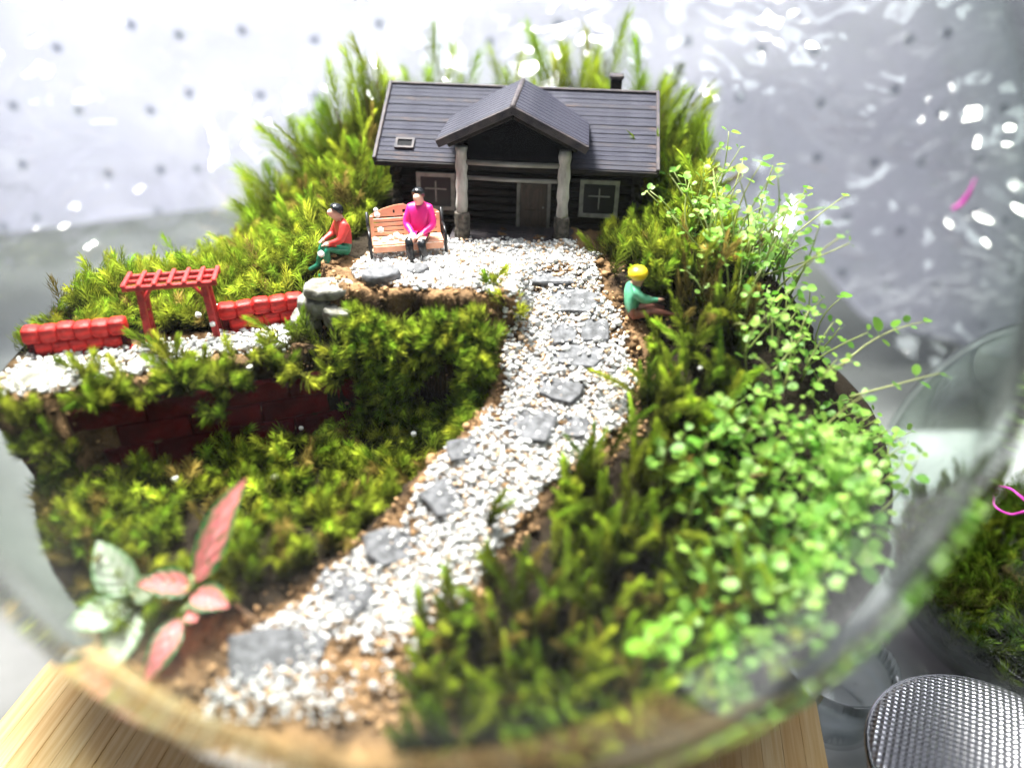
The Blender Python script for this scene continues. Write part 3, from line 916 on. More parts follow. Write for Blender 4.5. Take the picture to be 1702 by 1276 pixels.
# ------------------------------------------------------------------ little seated figures
def figure(label, loc, rz, sc, J, mats, zones, hair_mat, hair, group='seated plastic figurines'):
    """one continuous skinned body; zones maps each joint to a material slot"""
    root = empty('figurine', loc, rz, label, 'figurine')
    names = list(J)
    me = bpy.data.meshes.new('body')
    edges = []
    for n in names:
        par = J[n][2]
        if par: edges.append((names.index(par), names.index(n)))
    me.from_pydata([tuple(c * sc for c in J[n][0]) for n in names], edges, [])
    o = bpy.data.objects.new('body', me); COL.objects.link(o)
    md = o.modifiers.new('skin', 'SKIN'); md.use_smooth_shade = True
    for i, n in enumerate(names):
        r = J[n][1]
        r = r if isinstance(r, tuple) else (r, r)
        me.skin_vertices[0].data[i].radius = (r[0] * sc, r[1] * sc)
        me.skin_vertices[0].data[i].use_root = (n == 'pelvis')
    sb = o.modifiers.new('sub', 'SUBSURF'); sb.levels = 2; sb.render_levels = 2
    dg = bpy.context.evaluated_depsgraph_get()
    nm = bpy.data.meshes.new_from_object(o.evaluated_get(dg))
    o.modifiers.clear(); o.data = nm; nm.name = 'body'
    nm.materials.clear()
    for m in mats: nm.materials.append(m)
    # material by nearest bone
    seg = []
    for n in names:
        if J[n][2]: seg.append((Vector(J[J[n][2]][0]) * sc, Vector(J[n][0]) * sc, zones.get(n, 0)))
    for p in nm.polygons:
        best, bi = 1e9, 0
        for a, b, zi in seg:
            ab = b - a; t = max(0, min(1, (p.center - a).dot(ab) / ab.length_squared))
            d = (p.center - a - ab * t).length
            if d < best: best, bi = d, zi
        p.material_index = bi
        p.use_smooth = True
    o.parent = root
    bm = bmesh.new()
    bmesh.ops.create_uvsphere(bm, u_segments=16, v_segments=10, radius=1)
    kind, c, s, cut = hair
    if cut is not None:
        bmesh.ops.bisect_plane(bm, geom=bm.verts[:] + bm.edges[:] + bm.faces[:], plane_co=(0, 0, 0), plane_no=Vector(cut), clear_inner=True)
        bmesh.ops.holes_fill(bm, edges=[e for e in bm.edges if e.is_boundary])
    for v in bm.verts:
        v.co = Vector((v.co.x * s[0], v.co.y * s[1], v.co.z * s[2])) * (1 + (.05 * noise.noise(v.co * 4) if kind == 'hair' else 0))
        v.co = (v.co + Vector(c)) * sc
    mesh_obj(kind, bm, hair_mat, root, True)
    return root


def hand(J, side, wrist, d, spread):
    """palm and five fingers rooted at the wrist joint; d = pointing direction"""
    w = Vector(J[wrist][0]); d = Vector(d).normalized(); s = Vector(spread).normalized()
    J['palm' + side] = (tuple(w + d * .045), .030, wrist)
    for k, (off, l) in enumerate(((-.027, .055), (-.009, .066), (.009, .062), (.027, .048))):
        b = w + d * .062 + s * off
        J['f%d%s' % (k, side)] = (tuple(b + d * l), .009, 'palm' + side)
    J['t' + side] = (tuple(w + d * .03 - s * .055), .010, wrist)


def body(knee, ankle, toe, elbow, wrist, headtilt=(0, -.02), lean=0.0):
    J = {}
    J['pelvis'] = ((0, 0, .12), (.17, .15), None)
    J['spine'] = ((0, .02 - lean * .4, .32), (.175, .145), 'pelvis')
    J['chest'] = ((0, .03 - lean, .52), (.19, .15), 'spine')
    J['neck'] = ((0, .01 - lean * 1.3, .67), .075, 'chest')
    hx, hy = headtilt
    J['head'] = ((hx, hy - lean * 1.6, .80), (.135, .145), 'neck')
    J['crown'] = ((hx, hy - lean * 1.6, .90), (.105, .115), 'head')
    J['nose'] = ((hx, hy - lean * 1.6 - .155, .80), .024, 'head')
    for s, g in ((-1, 'L'), (1, 'R')):
        J['sh' + g] = ((s * .17, .03 - lean, .57), .10, 'chest')
        e = elbow[g] if isinstance(elbow, dict) else elbow
        w = wrist[g] if isinstance(wrist, dict) else wrist
        J['el' + g] = ((s * e[0], e[1], e[2]), .082, 'sh' + g)
        J['wr' + g] = ((s * w[0], w[1], w[2]), .042, 'el' + g)
        k = knee[g] if isinstance(knee, dict) else knee
        a = ankle[g] if isinstance(ankle, dict) else ankle
        t = toe[g] if isinstance(toe, dict) else toe
        J['hip' + g] = ((s * .095, -.04, .10), .115, 'pelvis')
        J['kn' + g] = ((s * k[0], k[1], k[2]), .082, 'hip' + g)
        J['an' + g] = ((s * a[0], a[1], a[2]), .055, 'kn' + g)
        J['to' + g] = ((s * t[0], t[1], t[2]), .042, 'an' + g)
    for s, g in ((-1, 'L'), (1, 'R')):
        w = Vector(J['wr' + g][0]); e = Vector(J['el' + g][0])
        d = (w - e).normalized()
        sp = d.cross(Vector((0, 0, 1)))
        if sp.length < .1: sp = Vector((1, 0, 0))
        hand(J, g, 'wr' + g, d, sp * s)
    return J


def zone(J, top, low, skin, foot=None):
    z = {}
    for n in J:
        if n in ('spine', 'chest', 'neck') or n[:2] in ('sh', 'el'): z[n] = top
        elif n[:2] == 'wr': z[n] = top
        elif n[:3] == 'hip' or n[:2] in ('kn', 'an', 'to'): z[n] = low
        else: z[n] = skin
    return z


# on the bench, pink top, legs over the edge
J = body({'L': (.11, -.44, .13), 'R': (.10, -.42, .10)}, {'L': (.06, -.46, -.30), 'R': (.20, -.36, -.30)}, {'L': (.06, -.62, -.36), 'R': (.22, -.52, -.36)},
         (.24, -.04, .30), (.07, -.26, .20), (0, -.03))
figure('figurine in a bright pink top and black trousers sitting on the bench', (-1.12, 1.50, ZH + .36), R(-8), 1.12, J,
       [M['pink'], M['black_paint'], M['skin']], zone(J, 0, 1, 2), M['black_paint'], ('hair', (0, -.015, .835), (.122, .138, .128), (0, .9, 1)))
# red jacket, green trousers, on the edge of the yard, facing left
J = body((.12, -.40, .20), {'L': (.12, -.52, -.18), 'R': (.14, -.42, -.22)}, {'L': (.12, -.72, -.25), 'R': (.15, -.62, -.30)}, (.23, -.14, .34), (.13, -.36, .28), (0, -.03), .06)
figure('figurine in a red jacket and green trousers sitting left of the bench', (-2.64, 1.50, ZH + .09), R(-62), 1.08, J,
       [M['red_jacket'], M['green_paint'], M['skin']], zone(J, 0, 1, 2), M['black_paint'], ('hair', (0, -.11, .835), (.126, .142, .132), (0, 1.0, 1)))
# yellow hat, green shirt, brown trousers, back turned, right of the path
J = body((.11, -.44, .14), (.12, -.80, .03), (.12, -.92, .06), {'L': (.20, -.18, .42), 'R': (.20, -.14, .36)}, {'L': (.16, -.46, .40), 'R': (.15, -.40, .30)}, (0, -.03), .04)
figure('figurine with a yellow hat and green shirt sitting right of the path', (2.92, -.12, 7.34), R(100), 1.0, J,
       [M['green_shirt'], M['brown_trousers'], M['skin']], zone(J, 0, 1, 2), M['yellow'], ('hat', (0, -.08, .89), (.185, .185, .14), None))


# ------------------------------------------------------------------ pergola and low walls on the terrace
def build_pergola():
    a, b = Vector((-6.10, -.26, 6.82)), Vector((-4.95, -.04, 6.82))
    W = (b - a).length
    Pg = empty('pergola', (a + b) / 2, math.atan2(b.y - a.y, b.x - a.x), 'small red pergola gate with a slatted roof on the terrace', 'pergola')
    Hh = 1.28
    for sx in (-1, 1):
        for sy in (-1, 1):
            bbox_obj('post', (sx * W / 2, sy * .17, Hh / 2 - .05), (.115, .10, Hh + .08), M['red_plastic'], Pg, .012, (0, R(-2.5 * sx), 0))
        bbox_obj('side_rail', (sx * (W / 2 - .03), 0, Hh - .12), (.07, .30, .07), M['red_plastic'], Pg, .01)
        bm = bmesh.new()
        tube(bm, [(sx * (W / 2 - .04), -.17, Hh - .30), (sx * (W / 2 - .24), -.17, Hh - .03)], .035, 6)
        mesh_obj('brace', bm, M['red_plastic'], Pg)
    for sy in (-1, 1):
        bbox_obj('top_beam', (0, sy * .27, Hh + .01), (W + .46, .075, .09), M['red_plastic'], Pg, .012)
    bbox_obj('top_beam', (0, 0, Hh + .02), (W + .44, .06, .07), M['red_plastic'], Pg, .012)
    for i in range(7):
        x = -(W + .38) / 2 + i * (W + .38) / 6
        bbox_obj('roof_slat', (x, 0, Hh + .075), (.075, .66, .055), M['red_plastic'], Pg, .01)


build_pergola()


def build_low_wall(a, b, n, h, label):
    a, b = Vector(a), Vector(b)
    W = (b - a).length
    Wl = empty('low_wall', (a + b) / 2, math.atan2(b.y - a.y, b.x - a.x), label, 'wall', 'low red walls on the terrace')
    bbox_obj('core', (0, .02, h * .42), (W - .03, .17, h * .9), M['dark_red'], Wl, .02)
    def stone(w, hh, d):
        bm = bmesh.new()
        bmesh.ops.create_uvsphere(bm, u_segments=14, v_segments=9, radius=1)
        for v in bm.verts:
            c = v.co
            e = .48
            c = Vector([math.copysign(abs(q) ** e, q) for q in c])
            rib = 1 + .05 * math.sin(c.z * 11)
            v.co = Vector((c.x * w / 2, c.y * d / 2 * rib, c.z * hh / 2))
        me = bpy.data.meshes.new('stone'); bm.to_mesh(me); bm.free()
        me.polygons.foreach_set('use_smooth', [True] * len(me.polygons)); me.materials.append(M['red_wall'])
        return me
    hh = h * .42
    me = stone(W / n * 1.12, hh, .32); me2 = stone(W / n * 1.10, hh * .95, .26)
    for row, (zc, mm, off) in enumerate(((h - hh / 2, me, 0), (h - hh * 1.42, me2, .5), (h - hh * 2.3, me2, 0))):
        for i in range(n if off == 0 else n - 1):
            o = bpy.data.objects.new('stone', mm); link(o, Wl)
            o.location = (-W / 2 + (i + .5 + off) * W / n, -.01, zc + .012 * math.sin(i * 4 + row))
            o.rotation_euler = (.05 * math.sin(i * 5), .05 * math.cos(i * 3 + row), .05 * math.sin(i))
    return Wl


build_low_wall((-8.12, -.86, 6.78), (-6.42, -.46, 6.78), 6, .72, 'low red stone wall left of the pergola')
build_low_wall((-4.88, .06, 6.80), (-3.42, .62, 6.80), 5, .72, 'low red stone wall between the pergola and the grey rocks')


def build_retaining():
    a, b = Vector((-7.0, -2.10, 4.9)), Vector((-2.15, -.52, 4.9))
    W = (b - a).length
    Rw = empty('retaining_wall', (a + b) / 2, math.atan2(b.y - a.y, b.x - a.x), 'dark red brick retaining wall below the gravel terrace', 'wall')
    bbox_obj('mortar', (0, .10, .75), (W - .04, .12, 1.5), M['dark_red'], Rw, .01)
    bm = bmesh.new(); box(bm, (0, 0, 0), (1.225, .16, .425))
    bmesh.ops.bevel(bm, geom=bm.edges[:], offset=.025, segments=1, affect='EDGES')
    proto = mesh_obj('brick', bm, M['dark_red'], Rw)
    first = True
    for r in range(4):
        for i in range(-2, 3):
            x = i * 1.24 + (r % 2) * .55
            if abs(x) > W / 2 - .3: continue
            o = proto if first else proto.copy()
            if not first: link(o)
            first = False
            o.parent = Rw
            o.location = (x, .01 + random.uniform(-.015, .015), .10 + r * .435)
            o.rotation_euler = (0, random.uniform(-.01, .01), random.uniform(-.012, .012))


build_retaining()


# ------------------------------------------------------------------ slates and rocks
def slab(name, loc, size, rz, tilt, mat, label, cat, group, seed, n=7, sq=3.2):
    rr = random.Random(seed)
    bm = bmesh.new()
    angs = sorted((k + rr.uniform(-.28, .28)) * 2 * math.pi / n for k in range(n))
    top, mid, bot = [], [], []
    for a in angs:
        q = rr.uniform(.90, 1.04)
        # superellipse outline: slates are roughly rectangular
        c, s = math.cos(a), math.sin(a)
        k = (abs(c) ** sq + abs(s) ** sq) ** (-1 / sq)
        x, y = c * k * q * size[0] / 2, s * k * q * size[1] / 2
        hz = size[2] / 2
        top.append(bm.verts.new((x * .93, y * .93, hz + rr.uniform(-.1, .1) * hz)))
        mid.append(bm.verts.new((x * rr.uniform(.99, 1.05), y * rr.uniform(.99, 1.05), hz * rr.uniform(-.2, .5))))
        bot.append(bm.verts.new((x * .92, y * .92, -hz)))
    bm.faces.new(top); bm.faces.new(bot[::-1])
    for i in range(n):
        j = (i + 1) % n
        bm.faces.new((mid[i], mid[j], top[j], top[i])); bm.faces.new((bot[i], bot[j], mid[j], mid[i]))
    bmesh.ops.triangulate(bm, faces=[f for f in bm.faces if len(f.verts) > 4])
    o = mesh_obj(name, bm, mat)
    o.location = loc
    o.rotation_euler = (tilt[0], tilt[1], rz)
    return tag(o, label, cat, group)


RT = math.atan(.604)
SL = [((1.44, .66, 7.86), (.86, .42, .09), 4, 'flat grey slate at the top of the path nearest the cabin'),
      ((1.86, .18, 7.58), (.84, .50, .12), -6, 'big dark slate on the path left of the yellow-hatted figurine'),
      ((1.66, -.42, 7.16), (.46, .40, .10), 10, 'small slate half buried beside the squarish grey slate'),
      ((2.24, -.38, 7.20), (.50, .46, .14), -4, 'squarish pale grey slate below the yellow-hatted figurine'),
      ((1.86, -.84, 6.92), (.98, .42, .10), -8, 'long slate sprinkled with gravel midway up the path'),
      ((1.52, -1.44, 6.58), (.80, .40, .14), -22, 'tilted bright slate with a dark lower edge mid path'),
      ((.98, -2.0, 6.22), (.86, .62, .10), -30, 'broad slate where the path bends left'),
      ((1.75, -2.06, 6.16), (.55, .35, .09), -15, 'small gravel covered slate right of the bend'),
      ((-.10, -2.42, 5.94), (.62, .40, .10), 25, 'slate at the left edge of the path bend'),
      ((-.36, -3.16, 5.52), (.74, .60, .12), 40, 'blurred slate beside the single moss shoot'),
      ((-1.26, -3.88, 5.07), (.80, .56, .12), 25, 'slate in the lower half of the path amid white gravel'),
      ((-1.98, -4.52, 4.70), (.90, .50, .12), -30, 'slate near the foot of the path beside moss'),
      ((-2.80, -5.58, 4.10), (1.20, .95, .14), 15, 'large blurred slate at the near end of the path')]
for i, (p, s, rz, lb) in enumerate(SL):
    on = p[1] < .5
    s = (s[0] * 1.18, s[1] * 1.18, s[2] * 1.1)
    gz = float(ground(np.array([p[0]]), np.array([p[1]]))[0]); p = (p[0], p[1], gz + .085)
    slab('stepping_stone', (p[0], p[1], p[2] - .02), s, R(rz), ((RT * .80) if on else R(6), random.uniform(-.06, .06)), M['slate'], lb, 'stone', 'slate stepping stones on the path', 40 + i, 8, 7.0)
RK = [((-1.76, .20, 8.04), (.72, .48, .26), 10, 'dark rounded rock at the yard edge in front of the bench', M['slate']),
      ((-1.10, .50, 8.02), (.46, .36, .18), -10, 'small dark rock by the foot of the pink figurine', M['slate']),
      ((-2.72, .14, 7.80), (1.00, .62, .22), 8, 'flat grey rock on top of the small rock stack', M['rock']),
      ((-3.02, .16, 7.45), (.74, .56, .40), -15, 'rounded grey rock in the middle of the rock stack', M['rock']),
      ((-3.30, .18, 7.05), (.62, .60, .46), 30, 'lowest grey rock of the stack at the end of the red wall', M['rock']),
      ((-2.55, -.08, 7.35), (.70, .50, .40), 12, 'dark grey rock wedged under the right side of the stack', M['rock']),
      ((-7.55, -1.75, 6.96), (1.0, .62, .12), 25, 'flat pale slate on the terrace near the glass', M['rock'])]
for i, (p, s, rz, lb, mt) in enumerate(RK):
    o = slab('rock', p, s, R(rz), (R(8), random.uniform(-.1, .1)), mt, lb, 'rock', None, 80 + i, 9)
    md = o.modifiers.new('bevel', 'BEVEL'); md.width = .05; md.segments = 2


# ------------------------------------------------------------------ single moss shoots and tall plumes
def moss_tuft(name, bases, dirs, L, K, leaf, width, tint, label, cat='moss', group=None, spread=(75, 22), stem=None, bend=.35):
    B = np.array(bases, float); o0 = B[0].copy()
    n = len(B)
    V, T, C = shoots(B - o0, np.array(dirs, float), np.array(L, float), K, np.full(n, leaf) if np.isscalar(leaf) else np.array(leaf), width, tint, spread=spread, bend=bend)
    r = np.linalg.norm(V + o0 - GC, axis=1)
    V = GC + (V + o0 - GC) * np.minimum(1, 8.74 / np.maximum(r, 1e-6))[:, None] - o0
    e = empty(name, tuple(o0), 0, label, cat, group)
    np_mesh('leaves', V, T, M['moss'], C, e)
    return e


def tuft(x, y, z, n, L, leaf, label, warm=.35, dark=.05, out=(0, -.2, 1), K=70, sp=.28, group=None, spread=(75, 22), sct=.13):
    b = [(x + random.gauss(0, sct), y + random.gauss(0, sct), z) for _ in range(n)]
    d = [tuple(np.array(out) + rng.normal(0, sp, 3)) for _ in range(n)]
    return moss_tuft('moss_tuft', b, d, [L * random.uniform(.75, 1.15) for _ in range(n)], K, leaf, .026, moss_tint(n, warm, dark), label, 'moss', group, spread)


EDGE = [(-6.75, -1.45, 6.78, 5, .55, 'moss tuft on the terrace edge nearest the left red wall'),
        (-6.05, -1.75, 6.70, 6, .55, 'moss tuft hanging over the left end of the retaining wall'),
        (-5.62, -.95, 6.85, 4, .75, 'upright moss tuft standing in the gravel before the pergola'),
        (-5.15, -1.05, 6.80, 5, .60, 'moss tuft on the gravel edge right of the pergola opening'),
        (-5.40, -1.55, 6.72, 6, .45, 'dark moss tuft over the middle of the retaining wall'),
        (-4.60, -1.30, 6.70, 6, .50, 'moss tuft spilling over the wall below the pergola'),
        (-4.10, -1.05, 6.72, 5, .55, 'moss tuft on the wall edge right of the pergola'),
        (-3.70, -.85, 6.75, 4, .50, 'small moss tuft next to the end of the gravel strip'),
        (-3.35, -.45, 6.85, 5, .75, 'tall moss tuft at the foot of the rock stack'),
        (-2.70, -.55, 6.70, 5, .55, 'moss tuft on the wall right of the rock stack'),
        (-7.55, -2.40, 6.55, 6, .60, 'moss tuft at the far left by the glass'),
        (-6.45, -1.95, 6.55, 6, .5, 'moss tuft drooping over the far left bricks of the retaining wall'),
        (-5.75, -1.72, 6.50, 6, .5, 'moss tuft drooping over the second brick from the left'),
        (-5.0, -1.48, 6.55, 6, .5, 'moss tuft drooping over the middle bricks of the retaining wall'),
        (-4.25, -1.25, 6.50, 6, .45, 'moss tuft drooping over the wall just right of the lone sprig'),
        (-3.3, -.95, 6.55, 6, .5, 'moss tuft drooping over the right part of the retaining wall'),
        (-2.6, -.75, 6.3, 7, .5, 'moss tuft covering the right end of the retaining wall'),
        (-7.35, -2.55, 6.0, 8, .55, 'moss clump hanging on the earth left of the retaining wall'),
        (-7.0, -2.35, 5.55, 7, .5, 'moss clump at the lower left foot of the retaining wall')]
for x, y, z, n, L, lb in EDGE:
    tuft(x, y, z, n, L, .25, lb, .42, .05, (0, -.55, .8), group='moss tufts along the terrace edge')
tuft(-4.55, -1.62, 6.30, 4, .28, .26, 'lone little moss sprig clinging to the retaining wall', .3, 0, (0, -.9, .4), group='moss tufts along the terrace edge')
tuft(.30, -3.62, 5.2, 2, .72, .22, 'single moss shoot standing in the lower path', .25, .05, (0, 0, 1), K=110, sp=.08, spread=(45, 12), sct=.04)
tuft(.55, -.15, 7.35, 5, .62, .28, 'moss tuft at the right corner of the bank beside the path', .35, .05, (.2, -.3, 1))
tuft(.30, .0, 7.75, 3, .55, .26, 'small moss tuft rising above the yard edge', .3, .1, (.1, 0, 1))

# tall feathery plumes round the back of the cabin (x, y, length, lean x, fullness)
PL = [(-3.9, 5.6, 2.3, -.42, 1, 'tall feathery plume leaning far left at the back left'),
      (-3.3, 6.1, 2.9, -.22, 1, 'tall dark-stemmed plume behind the left end of the roof'),
      (-2.9, 6.5, 3.1, .02, 1, 'upright plume left of the roof corner'),
      (-2.2, 6.7, 3.2, -.12, 1, 'broad plume over the left roof end'),
      (-1.6, 6.9, 3.3, .22, 1, 'plume bending right above the left roof'),
      (-.7, 6.9, 2.7, .02, .6, 'thin short plume above the left half of the roof'),
      (.9, 6.9, 2.9, -.25, .7, 'curved thin plume behind the porch gable'),
      (1.6, 6.9, 2.9, -.08, .8, 'slim plume just right of the porch gable'),
      (2.2, 6.9, 3.5, -.10, 1.2, 'bushy light green plume, the tallest behind the cabin'),
      (2.6, 6.9, 3.6, .05, 1.2, 'dark-stemmed tall plume beside the bushiest one'),
      (3.4, 6.7, 3.1, .06, 1, 'plume directly behind the chimney'),
      (3.9, 6.4, 2.7, .35, 1, 'plume arching right beyond the chimney'),
      (4.4, 5.6, 2.2, .35, 1, 'plume leaning right off the roof corner'),
      (4.6, 4.8, 1.7, .32, .9, 'short plume at the right wall of the cabin'),
      (-4.6, 4.9, 1.9, -.5, .9, 'low plume leaning left over the moss bank'),
      (-5.0, 4.2, 1.5, -.35, .9, 'short dark plume on the back of the moss bank')]
for x, y, L, lx, fl, lb in PL:
    z = float(ground(np.array([x]), np.array([y]))[0])
    n = 4 if fl >= 1 else 3
    b = [(x + random.gauss(0, .14), y + random.gauss(0, .12), z - .05) for _ in range(n)]
    dd = [(lx + random.gauss(0, .10), random.gauss(0, .10), 1) for _ in range(n)]
    Ls = [L * (1 if k == 0 else random.uniform(.6, .9)) * .92 for k in range(n)]
    tint = moss_tint(n, .32, .05) * 1.05
    e = moss_tuft('plume_moss', b, dd, Ls, int(210 * fl), .62, .018, tint, lb, 'plant', 'tall plume moss behind the cabin', spread=(70, 25), bend=.14)
    # dark stems
    bm = bmesh.new()
    for k in range(n):
        d = Vector(dd[k]).normalized()
        p0 = Vector(b[k]) - Vector(b[0])
        tube(bm, [p0 + d * Ls[k] * t for t in (0, .35, .7)], [.035, .028, .014], 5)
    mesh_obj('stem', bm, M['twig'], e)


# ------------------------------------------------------------------ creeping plant with small round leaves
def leaf_mesh(name, mat, el=1.0):
    bm = bmesh.new()
    n = 12
    c = bm.verts.new((.78, 0, -.05))
    def pt(a, q):
        yy = .47 * math.sin(a) * el * q
        return (.78 + .5 * math.cos(a) * q, yy, -.05 + .16 * abs(yy) + .05 * q * q * math.cos(a) ** 2 * (-1 if math.cos(a) > 0 else .4))
    r1 = [bm.verts.new(pt(2 * math.pi * k / n, .55)) for k in range(n)]
    r2 = [bm.verts.new(pt(2 * math.pi * k / n, 1.0)) for k in range(n)]
    for k in range(n):
        j = (k + 1) % n
        bm.faces.new((c, r1[k], r1[j])); bm.faces.new((r1[k], r2[k], r2[j], r1[j]))
    s0 = [bm.verts.new(q) for q in ((0, .03, 0), (0, -.03, 0), (.34, -.025, -.045), (.34, .025, -.045))]
    bm.faces.new(s0)
    me = bpy.data.meshes.new(name); bm.normal_update(); bm.to_mesh(me); bm.free()
    me.polygons.foreach_set('use_smooth', [True] * len(me.polygons)); me.materials.append(mat)
    return me


LEAF = [leaf_mesh('leaf', M['creeper'], e) for e in (1.0, .88, 1.1)]
LEAFB = [leaf_mesh('leaf', M['creeper_bright'], e) for e in (1.0, .9)]


def sprig(base, d, L, nleaf, size, label, group=None, meshes=LEAF, wav=.15, thick=.022, first=.25, keep=True):
    """curved stem with leaves in near-opposite pairs; each leaf is an object"""
    base = Vector(base); d = Vector(d).normalized()
    e = empty('creeping_plant', base, 0, label, 'plant', group)
    side = d.cross(Vector((random.gauss(0, 1), random.gauss(0, 1), random.gauss(0, 1)))).normalized()
    side2 = d.cross(side)
    wv = random.uniform(-wav, wav); droop = random.uniform(.0, .25)
    def P(t): return d * L * t + side * (math.sin(t * 3.1) * wv * L) + Vector((0, 0, -droop * L * t * t))
    lim = 8.66
    def inb(p):
        q = base + p - Vector(GC)
        return p if q.length < lim else Vector(GC) + q * (lim / q.length) - base
    bm = bmesh.new()
    ts = [k / 6 for k in range(7)]
    tube(bm, [inb(P(t)) for t in ts], [thick * (1 - .6 * t) for t in ts], 5)
    mesh_obj('stem', bm, M['creeper_stem'], e, True)
    for k in range(nleaf):
        t = first + (1 - first) * (k // 2) / max(1, (nleaf - 1) // 2)
        p = inb(P(t))
        a = (k // 2) * 1.57 + (k % 2) * math.pi + random.uniform(-.5, .5)
        out = (side * math.cos(a) + side2 * math.sin(a) + d * random.uniform(.1, .5) + Vector((0, 0, random.uniform(-.1, .35)))).normalized()
        s = size * random.uniform(.5, 1.15) * (1 - .35 * t if nleaf > 4 else 1)
        o = bpy.data.objects.new('leaf', random.choice(meshes)); link(o, e)
        up = (Vector((0, 0, 1)) + Vector((random.gauss(0, .3), random.gauss(-.15, .3), 0))).normalized()
        yv = up.cross(out).normalized(); zv = out.cross(yv)
        Mx = Matrix((out, yv, zv)).transposed().to_4x4()
        o.matrix_local = Matrix.Translation(p + out * .02) @ Mx @ Matrix.Scale(s, 4)
    return e


# field of sprigs on the right bank
CR = [(4.86, 1.74), (5.56, 1.23), (6.25, .49), (6.86, -.43), (6.96, -1.41), (7.0, -2.4), (7.0, -3.0), (6.1, -3.78), (5.12, -3.78), (4.2, -3.3), (4.43, -4.6), (3.6, -5.2), (4.72, -1.92), (4.4, -.4), (4.6, .5)]
CREEP = [(4.1, 2.7), (5.0, 2.5), (5.7, 1.6), (6.4, .4), (7.0, -1.0), (7.4, -2.4), (7.5, -3.4), (7.0, -4.5), (5.9, -5.7), (4.4, -6.6), (3.0, -6.7), (3.3, -4.6), (3.6, -3.1), (4.2, -1.8), (4.25, -.4), (4.2, .8)]
cnt = 0
rr = random.Random(21)
tries = 0
while cnt < 270 and tries < 8000:
    tries += 1
    px, py = rr.uniform(3.0, 8), rr.uniform(-6.7, 2.7)
    if cnt > 215: px, py = rr.uniform(4.2, 6.2), rr.uniform(.3, 2.7)
    if float(poly_sd(np.array([px]), np.array([py]), CREEP)[0]) < rr.uniform(-.1, .25): continue
    pz = float(ground(np.array([px]), np.array([py]))[0])
    b = Vector((px, py, pz))
    if (b - Vector(GC)).length > 8.4: continue
    near = max(0., min(1., (-py - 1) / 4))
    random.seed(1000 + cnt)
    L = random.uniform(.6, 1.6) * (1.45 if py > .3 else 1)
    zn = ('at the back of the right bank beside the cabin' if py > .8 else 'on the upper right bank level with the yellow-hatted figurine' if py > -1.2 else
          'in the middle of the right bank' if py > -2.9 else 'in the dense lower part of the right bank' if py > -4.4 else 'near the front glass at the lower right')
    sprig(b, (random.gauss(.16, .4), random.gauss(-.12, .4), 1), L, random.choice((4, 6, 6, 8)) + (2 if py < -1.2 else 0), random.uniform(.16, .24) + .15 * near,
          'round leaved creeping sprig ' + zn, 'creeping plant sprigs ' + zn)
    cnt += 1
random.seed(5)
G1 = 'singled out creeping plant sprigs'
sprig((4.75, 2.5, 8.0), (.10, .05, 1), 2.75, 6, .30, 'tallest thin sprig standing behind the creeping plants, right of the cabin', meshes=LEAF, first=.55, wav=.10)
sprig((5.6, 1.9, 7.9), (.10, .0, 1), 1.9, 8, .28, 'upright leafy sprig next to the tallest thin one', first=.3)
sprig((6.0, 1.4, 7.8), (.2, .0, 1), 1.9, 8, .28, 'upright sprig above the rear edge of the creeping plants', first=.3)
sprig((6.6, -1.2, 6.9), (.75, .1, .55), 1.7, 8, .30, 'long runner reaching right towards the glass', first=.5)
sprig((6.7, -1.6, 6.5), (.8, -.1, .35), 1.5, 6, .30, 'lower runner with a drooping leaf near the glass', first=.5)
sprig((3.15, -3.35, 5.55), (-.02, -.05, 1), 1.15, 6, .44, 'sprig of big round leaves standing over the tall moss', first=.55, wav=.05)
sprig((3.75, -3.2, 5.6), (.05, 0, 1), 1.2, 6, .40, 'second big leaved sprig right of the one over the moss', first=.5, wav=.05)
sprig((2.95, -5.95, 4.4), (-.10, -.1, 1), 1.2, 7, .52, 'blurred bright yellow-green sprig close to the front glass', meshes=LEAFB, first=.35, wav=.1, thick=.035)
sprig((3.55, -5.95, 4.4), (.1, -.05, 1), .9, 6, .50, 'blurred pale green sprig at the bottom right by the glass', meshes=LEAFB, first=.3, wav=.1)
o = bpy.data.objects.new('dry_leaf', leaf_mesh('dry_leaf', M['dry'], 1.05)); link(o)
o.location = (5.0, -3.4, 6.15); o.scale = (.42, .42, .42); o.rotation_euler = (R(35), R(-15), R(200))
tag(o, 'round brown withered leaf among the creeping plants', 'leaf')


